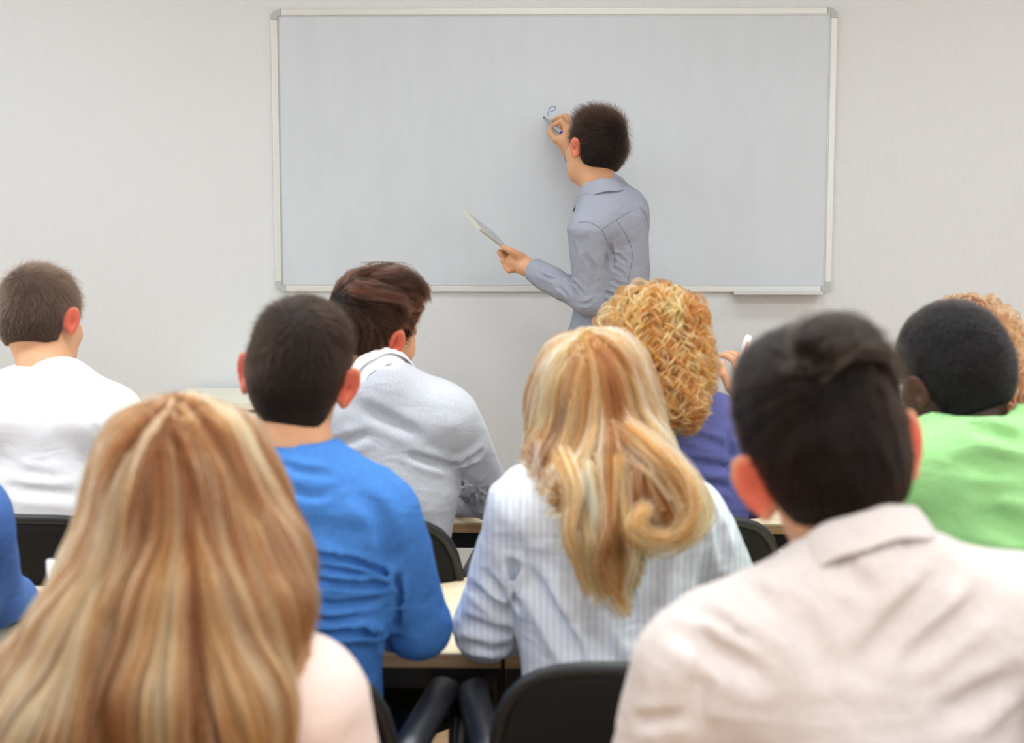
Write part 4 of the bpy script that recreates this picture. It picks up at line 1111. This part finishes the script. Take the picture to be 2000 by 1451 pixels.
collar(A, 'shirt_collar', mat('white_shirt_cloth', srgb(244, 244, 246), .8), .057, .027, .024, flare=.012, front_deg=135, fw=rz(-20) @ V(0, 1, 0), dip=.03)
short_hair(A, [-.08, -.04, .0, .05, .11], [.0015, .005, .008, .014, .028], (0,0,0), (.075, .026, .015), n=15000, L=.034, lift=.14, crown=(-.02, -.085, .07), sweep=(.1, .9, .0), mats=H_DKBROWN, top_boost=.9, rad=.00024, jitter=.14, clump=.003,
           add=[ell((0, .055, .112), (.062, .058, .030)), ell((.0, -.02, .105), (.062, .07, .034))], var=.8, K=6, hl=.014)
lock(A, bpy.data.objects[A.root.children[-1].name], [[(735, 545, 2.93), (775, 535, 2.94), (812, 545, 3.0), (832, 572, 3.05)], [(730, 560, 2.92), (775, 552, 2.93), (815, 562, 3.0), (838, 588, 3.04)], [(700, 535, 2.94), (740, 524, 2.95), (785, 528, 3.0), (820, 552, 3.06)], [(690, 560, 2.91), (740, 570, 2.90), (785, 585, 2.93), (800, 610, 2.97)]],
     streaks((.05, .018, .011), (.13, .05, .03), (.012, .006, .004), 5, 1.0), H_DKBROWN[0], n=40, child=6, spread=.007, rad=.00022)

# ---- blue shirt
sh = fabric('blue_jersey', srgb(66, 118, 188), srgb(74, 128, 198), weave=800, crease=.35, mott=200)
hd = Head(P(583, 736, 2.20), yaw=2, pitch=8, roll=8, s=.93, earflare=48, ear=1.1)
N = P(594, 952, 2.13); SL = P(438, 1000, 2.12); SR = P(748, 1002, 2.13)
fold = [([(545, 1085), (640, 1088), (700, 1098), (750, 1120), (766, 1150)], .008, .008), ([(560, 1138), (640, 1137), (700, 1141), (760, 1142)], .009, .009), ([(600, 1178), (660, 1183), (740, 1175)], .010, .006), ([(700, 1230), (735, 1236), (752, 1230)], .010, .006),
        ([(620, 1240), (690, 1235), (735, 1238), (745, 1262)], .010, .008), ([(630, 1110), (680, 1118), (730, 1126)], .007, .004), ([(545, 905), (590, 922), (650, 925)], .010, .003), ([(560, 955), (610, 968), (650, 962)], .010, .003), ([(770, 1125), (775, 1170), (768, 1220)], .012, .012),
        ([(700, 960), (740, 1010), (762, 1090)], .02, .004), ([(600, 1210), (650, 1212), (700, 1205)], .010, .004), ([(560, 1020), (640, 1035), (720, 1040)], .02, .003)]
A = build_person('man in a bright blue long-sleeved top with short dark hair, second row centre', hd, N, .052, SL, SR, P(400, 1225, 2.25), P(818, 1226, 2.20), P(520, 1180, 2.62), P(700, 1192, 2.62),
    (P(594, 1090, 2.14), (.140, .115, .20), 0), (P(592, 1230, 2.16), (.108, .105, .17)), (P(585, 1350, 2.12), (.135, .120, .14)), skin='light', shirt_mat=sh, trouser_mat=T_JEANS, sr=.060, ar=.052, er=.046, fr=.036,
    hands=((1, .4), (-1, .4)), folds=fold, neck_cut=-.008, shirt_h=.0048, shirt_name='top', seam=.014)
neckband(A, sh, .060, .007, -.012)
short_hair(A, [-.08, -.03, .05, .11], [.001, .004, .007, .017], (0,0,0), (.016, .008, .005), n=18000, L=.020, lift=.32, crown=(-.005, -.080, .085), mats=H_BROWN, top_boost=.5, rad=.00024, hl=-.022)

# ---- straight blonde
sh = fabric('pale_blue_striped_blouse', srgb(228, 232, 240), srgb(236, 239, 245), weave=1400, crease=.4, stripes=(30, srgb(212, 222, 238), 3.5), wr=.1)
hd = Head(P(1160, 792, 2.26), yaw=3, pitch=12, roll=-2, s=.95)
N = P(1178, 935, 2.19); SL = P(1016, 990, 2.17); SR = P(1356, 1012, 2.18)
fold = [([(1005, 1100), (1018, 1180)], .014, .016), ([(1040, 1130), (1130, 1290)], .022, .010), ([(1150, 1200), (1190, 1300)], .02, .008), ([(1010, 960), (1018, 1080)], .008, .004),
        ([(950, 1130), (1000, 1165)], .013, .008), ([(915, 1150), (985, 1195)], .014, .008), ([(905, 1215), (990, 1235)], .013, .008), ([(900, 1262), (985, 1268)], .012, .008),
        ([(1290, 1110), (1240, 1240)], .024, .008), ([(1400, 1010), (1420, 1100)], .014, .006)]
A = build_person('woman with long straight blonde hair in a pale blue rolled-sleeve blouse, second row', hd, N, .045, SL, SR, P(948, 1228, 2.26), P(1452, 1222, 2.28), P(1052, 1180, 2.52), P(1330, 1175, 2.56),
    (P(1188, 1095, 2.20), (.136, .105, .19), 0), (P(1186, 1220, 2.20), (.130, .100, .16)), (P(1180, 1330, 2.14), (.140, .110, .14)), skin='light', shirt_mat=sh, trouser_mat=T_JEANS, sr=.058, ar=.055, er=.040, fr=.030,
    hands=((1, .3), (-1, .3)), sleeve=('rolled', 'rolled'), folds=fold, neck_cut=-.01, shirt_h=.0048, shirt_name='blouse', noise_amp=.006, noise_dir=(1.4, 1, .5), seam=.014, ridge=.002)
neckband(A, sh, .052, .007, -.012)
H = hd
def capx(px, *r): # hair mass drawn through points (x, y, depth, radius)
    return [(cap(P(*a[:3]), P(*b[:3]), a[3], b[3]), .03) for a, b in zip(px[:-1], px[1:])]
hv = U([lambda p: H.f_base(p) - .020 * H.s] + capx([(1105, 800, 2.24, .055), (1100, 900, 2.17, .048), (1122, 970, 2.08, .040), (1148, 1060, 2.045, .030), (1165, 1130, 2.035, .018)]) +
       capx([(1215, 800, 2.24, .055), (1240, 900, 2.15, .052), (1285, 960, 2.07, .046), (1322, 1000, 2.045, .038), (1310, 1030, 2.04, .030)]) + capx([(1165, 800, 2.20, .06), (1188, 930, 2.12, .055), (1205, 1040, 2.045, .032), (1214, 1120, 2.035, .022), (1216, 1175, 2.035, .012)]), .04)
# hair drawn in: the mass lies over the shoulders, never inside the blouse
shf = A.shirt_f
hv2 = lambda p: smin(hv(p), smax(shf(p) - .016, hv(p) - .05, .01), .01)
def roots_on(H, f, n, part=.0, zmin=-.01, yr=(-.11, .08)):
    q = RNG.normal(size=(n * 6, 3)); q = nrm(q) * (.095, .115, .10) + (0, -.01, .03)
    q = q[(q[:, 2] > zmin) & (q[:, 1] > yr[0]) & (q[:, 1] < yr[1])][:n]
    p = H.W(q).astype(float)
    for _ in range(4):
        g = num_grad(f, p); p = p - g * (f(p.astype(np.float32)) + .006)[:, None]
    return p
def flow_part(H, part=0.0, out=.7, pull=None):
    R = H.R.astype(float)
    def fl(p, i):
        q = H.L(p.astype(np.float32)).astype(float)
        sg = np.tanh((q[:, :1] - part) / .012)
        top = np.clip((q[:, 2:3] - .05) / .06, 0, 1)
        d = V(0, 0, -1)[None] + sg * top * out * (R @ V(1, 0, 0))[None] + (R @ V(0, -.45, 0))[None] * top
        if pull is not None: d = d + pull(p, i)
        return d
    return fl
def pull_blonde(p, i):
    # right side sweeps out over the shoulder and curls up at its end
    x = np.clip((p[:, 0:1] - P(1215, 900, 2.1)[0]) / .05, 0, 1) * np.clip((P(1200, 860, 2.1)[2] - p[:, 2:3]) / .05, 0, 1)
    return x * V(.75, 0, 0) + (1 - x) * V(.18, 0, 0) * np.clip((P(1200, 900, 2.1)[2] - p[:, 2:3]) / .05, 0, 1)
mats_bl = hair_mats('blonde_hair', (.33, .17, .05, 1), .28)
def zend_bl(p, r):
    x = p[:, 0]; px_ = [P(v_, 1000, 2.05)[0] for v_ in (1050, 1090, 1125, 1160, 1190, 1225, 1260, 1300, 1360)]
    zz = [P(1200, v_, 2.04)[2] for v_ in (960, 1010, 1120, 1185, 1150, 1205, 1110, 1050, 1010)]
    return np.interp(x, px_, zz) + r * .07
rt = roots_on(H, hv, 1100, .0)
hm = long_hair(A, hv, rt, 44, .0125, flow_part(H, -.012, .8, pull_blonde), streaks((.80, .37, .10), (.97, .71, .43), (.15, .045, .010), 3, 1.0), (.4, .24, .1), child=13, spread=.0065, rad=.00032,
          lev=(-.008, .006), zend=zend_bl, mats=mats_bl, box=(P(1000, 1230, 2.0) - V(.02, .05, .02), P(1420, 600, 2.35) + V(.02, .10, .02)), wave=.010, length=(.62, 1.0), flyaway=.010, extra=900, zr=(P(1200, 1090, 2.05)[2], 9), inset=([P(0, 1200, 2.04)[2], P(0, 1000, 2.04)[2], P(0, 850, 2.1)[2]], [.03, .014, .008]))

st_bl = streaks((.84, .40, .12), (.97, .71, .43), (.28, .085, .02), 5, .85)
lock(A, hm, [[(1225, 850, 2.11), (1285, 895, 2.05), (1335, 945, 2.02), (1358, 1000, 2.0), (1345, 1042, 1.99), (1305, 1062, 1.99), (1262, 1050, 1.99), (1245, 1020, 1.995), (1262, 995, 2.0)]], st_bl, mats_bl[0], n=110, child=7, spread=.014)
lock(A, hm, [[(1150, 900, 2.06), (1165, 1000, 2.02), (1150, 1090, 2.01), (1165, 1150, 2.01), (1160, 1172, 2.01)], [(1190, 900, 2.06), (1192, 1020, 2.01), (1172, 1100, 2.0), (1195, 1165, 2.0), (1225, 1196, 2.0)],
             [(1210, 900, 2.06), (1225, 1020, 2.01), (1238, 1090, 2.0), (1222, 1150, 2.0), (1226, 1180, 2.0)], [(1095, 880, 2.08), (1120, 960, 2.03), (1108, 1040, 2.01), (1128, 1110, 2.01), (1150, 1160, 2.01)]], st_bl, mats_bl[0], n=26, child=8, spread=.006)
lock(A, hm, [[(1215, 980, 2.02), (1225, 1050, 2.0), (1255, 1080, 2.0), (1300, 1072, 2.0)], [(1050, 860, 2.12), (1046, 915, 2.06), (1062, 955, 2.05), (1090, 975, 2.05)]], st_bl, mats_bl[0], n=4, child=3, spread=.003)

# ---- curly strawberry blonde, purple-blue top
sh = fabric('violet_blue_top', srgb(90, 93, 150), srgb(98, 101, 158), weave=900, crease=.3)
hd = Head(P(1296, 676, 3.06), yaw=62, pitch=8, roll=2, s=.97, earflare=18)
N = P(1306, 790, 3.00); SL = P(1240, 862, 2.98); SR = P(1402, 836, 3.04)
fold = [([(1330, 900), (1425, 915)], .014, .006), ([(1425, 850), (1428, 960)], .010, .010), ([(1345, 850), (1415, 870)], .012, .005), ([(1340, 945), (1420, 950)], .014, .005)]
A = build_person('woman with long curly strawberry-blonde hair in a violet-blue top, looking right, pen raised', hd, N, .045, SL, SR, P(1205, 990, 3.1), P(1474, 968, 3.10), P(1280, 1010, 3.45), P(1466, 798, 3.22),
    (P(1332, 925, 3.05), (.135, .105, .19), 0), (P(1335, 1010, 3.05), (.125, .1, .15)), (P(1335, 1085, 3.04), (.155, .12, .13)), skin='light', shirt_mat=sh, trouser_mat=T_JEANS, sr=.060, ar=.047, er=.042, fr=.031,
    hands=((1, .4), (1, .55)), hand_dirs=(None, V(-.05, .1, 1)), hand_ns=(None, V(.55, -.75, 0)), sleeve=('long', 'rolled'), folds=fold, neck_cut=-.01, shirt_name='top')
H = hd
hv0 = U([lambda p: H.f_base(p) - .030 * H.s] + capx([(1262, 640, 3.02, .075), (1258, 720, 2.97, .080), (1300, 790, 2.92, .060), (1340, 812, 2.90, .020)]) + capx([(1330, 640, 3.02, .062), (1335, 720, 2.98, .056), (1330, 790, 2.92, .042)]) +
       capx([(1215, 640, 3.0, .035), (1235, 720, 2.96, .035)]), .04)
hv = lambda p: smax(hv0(p), (H_c.L(p)[..., 1] - .045), .02)
H_c = H
rt = roots_on(H, hv, 1100, 0, zmin=-.03, yr=(-.13, .05))
mats_cu = hair_mats('strawberry_hair', (.12, .04, .012, 1), .3)
long_hair(A, hv, rt, 30, .0115, flow_part(H, .0, .5), streaks((.60, .205, .046), (.84, .42, .15), (.22, .06, .012), 8, .9), (.33, .14, .045), child=20, spread=.0046, rad=.00022, lev=(-.012, .010), curl=(.0105, .062),
          zend=lambda p, r: np.interp(p[:, 0], [P(1200, 0, 2.95)[0], P(1290, 0, 2.95)[0], P(1350, 0, 2.95)[0], P(1400, 0, 2.95)[0]], [P(0, v_, 2.95)[2] for v_ in (760, 835, 838, 780)]) + r * .05, mats=mats_cu, extra=500, inset=([0, 9], [.014, .014]), box=(P(1150, 860, 2.8), P(1440, 520, 3.25)), length=(.35, 1.0), flyaway=.02, tipc=.6)
pc = P(1449, 700, 3.20); pt = P(1465, 657, 3.195); pd = nrm(pt - P(1447, 716, 3.2))
root = empty('pen', pc, 'white felt pen with an orange-red mark raised in the curly-haired woman\'s hand', 'pen')
v, f = tube([pc - pd * .05, pc - pd * .0, pc + pd * .012, pc + pd * .045, pc + pd * .055], [.006, .0072, .0088, .0088, .006], 14); mk('barrel', v, f, mat('white_pen_plastic', srgb(240, 240, 244), .3), root, pc)
sd = nrm(np.cross(pd, V(0, 1, 0)))
v, f = tube([pc + pd * .018 + V(0, -.0088, 0), pc + pd * .040 + V(0, -.0088, 0)], .0018, 6); mk('printed_mark', v, f, mat('orange_print', srgb(235, 110, 80), .5), root, pc)

# ---- auburn curls behind the green shirt
sh = fabric('dark_plum_top', srgb(48, 42, 56), srgb(60, 52, 66))
hd = Head(P(1880, 692, 3.10), yaw=-6, pitch=6, roll=2, s=.98)
N = P(1884, 796, 3.04); SL = P(1778, 850, 3.03); SR = P(1995, 850, 3.03)
A = build_person('person with long curly auburn hair mostly hidden behind the student in green', hd, N, .046, SL, SR, P(1750, 990, 3.15), P(2025, 990, 3.15), P(1830, 1000, 3.5), P(1940, 1000, 3.5),
    (P(1886, 925, 3.08), (.140, .105, .19), 0), (P(1886, 1010, 3.08), (.125, .1, .15)), (P(1886, 1085, 3.08), (.155, .12, .13)), skin='pale', shirt_mat=sh, trouser_mat=T_JEANS, hands=((1, .4), (-1, .4)), neck_cut=-.01, shirt_name='top')
H = hd
hv = U([lambda p: H.f_base(p) - .026 * H.s] + capx([(1810, 660, 3.08, .045), (1806, 740, 3.06, .035), (1805, 785, 3.0, .025)]) + capx([(1945, 650, 3.08, .050), (1966, 740, 3.04, .048), (1985, 800, 2.98, .045), (1990, 850, 2.96, .03)]), .04)
rt = roots_on(H, hv, 420, 0, zmin=-.03)
mats_au = hair_mats('auburn_hair', (.16, .06, .025, 1), .3)
long_hair(A, hv, rt, 30, .012, flow_part(H, .0, .5), streaks((.42, .17, .07), (.66, .34, .16), (.20, .07, .03), 4, .5), (.16, .06, .025), child=15, spread=.005, rad=.00024, lev=(-.012, .006), curl=(.008, .045),
          mats=mats_au, extra=250, inset=([0, 9], [.012, .012]), box=(P(1740, 880, 2.85), P(2040, 540, 3.3)), length=(.5, 1.0), flyaway=.02, tipc=.6)

# ---- green shirt
sh = fabric('green_jersey', srgb(150, 206, 134), srgb(156, 210, 142), crease=.35, mott=160)
hd = Head(P(1864, 734, 2.30), yaw=-22, pitch=12, roll=-12, s=.955, earflare=22, ear=.9)
N = P(1902, 872, 2.22); SL = P(1782, 920, 2.21); SR = P(2085, 920, 2.24)
fold = [([(1905, 835), (1990, 862)], .018, .007), ([(1880, 905), (2000, 912)], .02, .005), ([(1930, 1010), (2010, 1040)], .025, .006)]
A = build_person('man with cropped black hair in a bright green top, at the right edge', hd, N, .055, SL, SR, P(1740, 1150, 2.3), P(2130, 1150, 2.32), P(1850, 1180, 2.62), P(2030, 1180, 2.64),
    (P(1925, 1030, 2.24), (.165, .118, .21), 0), (P(1925, 1170, 2.24), (.150, .115, .17)), (P(1925, 1290, 2.16), (.165, .13, .14)), skin='dark', shirt_mat=sh, trouser_mat=T_JEANS, sr=.064, ar=.05, er=.045, fr=.036,
    hands=((1, .4), (-1, .4)), folds=fold, neck_cut=-.002, ear_red=.5, shirt_name='top', cut_r=.070, shirt_h=.006)
neckband(A, sh, .070, .007, -.004)
short_hair(A, [-.08, -.03, .05, .11], [.001, .004, .007, .009], (0,0,0), (.012, .010, .010), n=26000, L=.006, lift=1.0, mats=hair_mats('black_cropped_hair', (.008, .007, .007, 1), .5, 1.4), rad=.0003, curl=.003, jitter=1.0, hl=-.004, K=6)
gR = H_ = hd
M_SPEC = mat('spectacle_frame', (.02, .02, .025, 1), .3)
gl = [hd.W((x, y_, z)) for x, y_, z in ((-.083, .0, .016), (-.079, .05, .012), (-.066, .105, .008))]
v, f = tube(smooth_path(gl, 10), .0022, 8); g0 = mk('spectacles', v, f, M_SPEC, A.root, A.base)
gl = [hd.W((x, y_, z)) for x, y_, z in ((.083, .0, .016), (.079, .05, .012), (.066, .105, .008))]
v, f = tube(smooth_path(gl, 10), .0022, 8); mk('temple_arm', v, f, M_SPEC, g0)
g0.children[0].location = -Vector(A.base)
for sx in (-1, 1):
    c_ = np.array([sx * .034, .107, -.004]); pts = [hd.W(c_ + np.array([.026 * math.cos(a), -.006 * abs(math.cos(a)), .019 * math.sin(a)])) for a in np.linspace(0, 2 * math.pi, 25)]
    v, f = tube(pts, .0018, 6); o = mk('lens_rim', v, f, M_SPEC, g0); o.location = -Vector(A.base)

# ---- blue sleeve at the left edge
sh = fabric('denim_blue_top', srgb(70, 104, 168), srgb(92, 128, 190), crease=.3)
hd = Head(P(-200, 790, 2.28), yaw=10, pitch=12, roll=0, s=1.0)
N = P(-190, 930, 2.22); SL = P(-345, 1020, 2.2); SR = P(-52, 1015, 2.21)
A = build_person('student cut off at the left edge, only a blue sleeve and hand in view', hd, N, .05, SL, SR, P(-400, 1220, 2.32), P(-16, 1165, 2.34), P(-240, 1180, 2.64), P(34, 1168, 2.55),
    (P(-195, 1100, 2.22), (.145, .11, .2), 0), (P(-195, 1230, 2.22), (.13, .105, .17)), (P(-195, 1330, 2.14), (.16, .125, .14)), skin='light', shirt_mat=sh, trouser_mat=T_JEANS, sr=.060, ar=.052, er=.046, fr=.036,
    hands=((1, .4), (-1, .4)), neck_cut=-.01, shirt_name='top')
neckband(A, sh, .058, .007, -.012)
short_hair(A, [-.08, -.03, .05, .11], [.001, .006, .010, .018], (0,0,0), (.03, .017, .012), n=5000, L=.018, mats=H_BROWN, rad=.0003)

# ---- long light-brown hair, nearest the camera on the left
sh = fabric('pale_pink_top', srgb(228, 205, 196), srgb(234, 214, 206), crease=.25, wr=.15)
hd = Head(P(366, 992, 1.52), yaw=4, pitch=6, roll=-2, s=.95)
N = P(385, 1215, 1.46); SL = P(150, 1372, 1.44); SR = P(612, 1368, 1.45)
A = build_person('woman with long straight light-brown hair in a pale pink top, nearest the camera at left', hd, N, .046, SL, SR, P(60, 1740, 1.55), P(705, 1740, 1.56), P(120, 1330, 1.86), V(-.25, 1.72, .68),
    (P(385, 1560, 1.50), (.140, .108, .19), 0), (P(385, 1760, 1.50), (.125, .10, .17)), (P(385, 1900, 1.45), (.155, .125, .14)), skin='light', shirt_mat=sh, trouser_mat=T_JEANS, sr=.060, ar=.050, er=.040, fr=.029,
    hands=((1, .5), (-1, .4)), hand_dirs=(V(-.25, .45, .8), None), hand_ns=(V(-.3, -1, 0), None), folds=(), neck_cut=-.01, shirt_name='top')
H = hd
hv = U([lambda p: H.f_base(p) - .022 * H.s] + capx([(300, 1010, 1.50, .060), (250, 1130, 1.45, .060), (190, 1260, 1.40, .062), (130, 1420, 1.36, .060), (60, 1600, 1.34, .06), (20, 1760, 1.34, .05)]) +
       capx([(380, 1010, 1.47, .065), (370, 1180, 1.40, .062), (340, 1360, 1.345, .055), (330, 1560, 1.33, .055), (330, 1750, 1.33, .045)]) +
       capx([(455, 1000, 1.50, .058), (490, 1110, 1.45, .055), (525, 1200, 1.405, .038), (545, 1262, 1.39, .014)]) + capx([(430, 1200, 1.40, .05), (455, 1380, 1.345, .05), (465, 1600, 1.335, .05), (470, 1750, 1.335, .04)]) +
       capx([(190, 1260, 1.44, .055), (90, 1340, 1.42, .05), (10, 1460, 1.42, .05)]), .045)
def pull_fw(p, i):
    l = np.clip((P(300, 900, 1.5)[0] - p[:, 0:1]) / .08 + .1, 0, 1) * np.clip((P(300, 980, 1.5)[2] - p[:, 2:3]) / .1, 0, 1)
    r = np.clip((p[:, 0:1] - P(440, 900, 1.5)[0]) / .04, 0, 1) * np.clip((P(300, 1000, 1.5)[2] - p[:, 2:3]) / .05, 0, 1)
    return l * V(-.45, 0, 0) + r * V(.25, 0, 0)
rt = roots_on(H, hv, 1500, 0, zmin=-.02)
mats_fw = hair_mats('light_brown_long_hair', (.15, .07, .03, 1), .3)
long_hair(A, hv, rt, 44, .0135, flow_part(H, .004, .7, pull_fw), streaks((.34, .135, .040), (.66, .39, .18), (.11, .032, .008), 12, .75), (.22, .11, .05), child=15, spread=.0065, rad=.00034,
          lev=(-.008, .004), mats=mats_fw, box=(P(-60, 1800, 1.25), P(640, 720, 1.66)), wave=.004, length=(.82, 1.0), h=.007, flyaway=.01, extra=800, zr=(P(0, 1500, 1.35)[2], 9), inset=([0, 9], [.010, .010]))
pc = P(100, 1118, 1.92)
root = empty('pen', pc, 'white pen held upright beside the long light-brown hair at left', 'pen')
v, f = tube([pc + V(0, 0, .018), pc + V(0, 0, -.02), pc + V(.003, 0, -.07), pc + V(.004, 0, -.10)], [.0055, .0062, .0062, .003], 12); mk('barrel', v, f, bpy.data.materials['white_pen_plastic'], root, pc)

# ---- dark hair, beige shirt, nearest the camera on the right
sh = fabric('beige_poplin', srgb(210, 200, 197), srgb(216, 206, 203), crease=.25, wr=.12, mott=120)
hd = Head(P(1617, 900, 1.50), yaw=-3, pitch=10, roll=-15, s=.965, earflare=58, ear=1.2)
N = P(1690, 1088, 1.44); SL = P(1356, 1305, 1.43); SR = P(2010, 1225, 1.45)
fold = [([(1420, 1120), (1560, 1240)], .02, .006), ([(1330, 1230), (1480, 1320)], .018, .009), ([(1350, 1190), (1500, 1270)], .014, .006), ([(1840, 1120), (1690, 1300)], .02, .007),
        ([(1920, 1170), (1760, 1300)], .018, .006), ([(1980, 1330), (1850, 1400)], .02, .007), ([(1540, 1150), (1600, 1300)], .02, .005), ([(1640, 1110), (1700, 1150)], .016, .004), ([(1380, 1290), (1350, 1400)], .018, .006), ([(1240, 1410), (1330, 1400)], .012, .004)]
A = build_person('man with thick dark brown hair in a beige collared shirt, nearest the camera at right', hd, N, .054, SL, SR, P(1262, 1660, 1.50), P(2120, 1600, 1.55), V(.20, 1.74, .69), V(.47, 1.74, .69),
    (P(1690, 1440, 1.48), (.165, .125, .215), 0), (P(1690, 1660, 1.48), (.150, .115, .18)), (P(1690, 1860, 1.42), (.165, .13, .14)), skin='light', shirt_mat=sh, trouser_mat=T_GREY, sr=.070, ar=.056, er=.05, fr=.036,
    hands=((1, .4), (-1, .4)), folds=fold, neck_cut=-.015, noise_amp=.006, noise_dir=(1.2, 1, .7), shirt_h=.0055, ridge=.0015)
collar(A, 'collar', sh, .060, .028, .040, flare=.018, front_deg=150, fw=V(0, 1, 0), dip=.04)
short_hair(A, [-.08, -.04, .0, .05, .11], [.001, .003, .005, .013, .030], (0,0,0), (.009, .0045, .003), n=20000, L=.036, lift=.10, crown=(.03, -.075, .085), sweep=(.5, .3, 0), mats=H_DKBROWN, top_boost=.9, rad=.00026, jitter=.15,
           add=[ell((.0, .01, .112), (.066, .08, .040)), ell((.045, .045, .090), (.040, .05, .036))], var=.6, K=6, clump=.002)
lock(A, bpy.data.objects[A.root.children[-1].name], [[(1590, 690, 1.36), (1640, 652, 1.39), (1695, 655, 1.44), (1738, 700, 1.48)], [(1610, 700, 1.355), (1665, 668, 1.38), (1720, 690, 1.43), (1755, 750, 1.46)], [(1560, 680, 1.36), (1600, 640, 1.40), (1655, 632, 1.45), (1705, 655, 1.49)]],
     streaks((.012, .007, .005), (.04, .026, .02), (.006, .004, .003), 5, .7), H_DKBROWN[0], n=60, child=6, spread=.008, rad=.00024)  # highlight from the light put into the colour of these paler strands
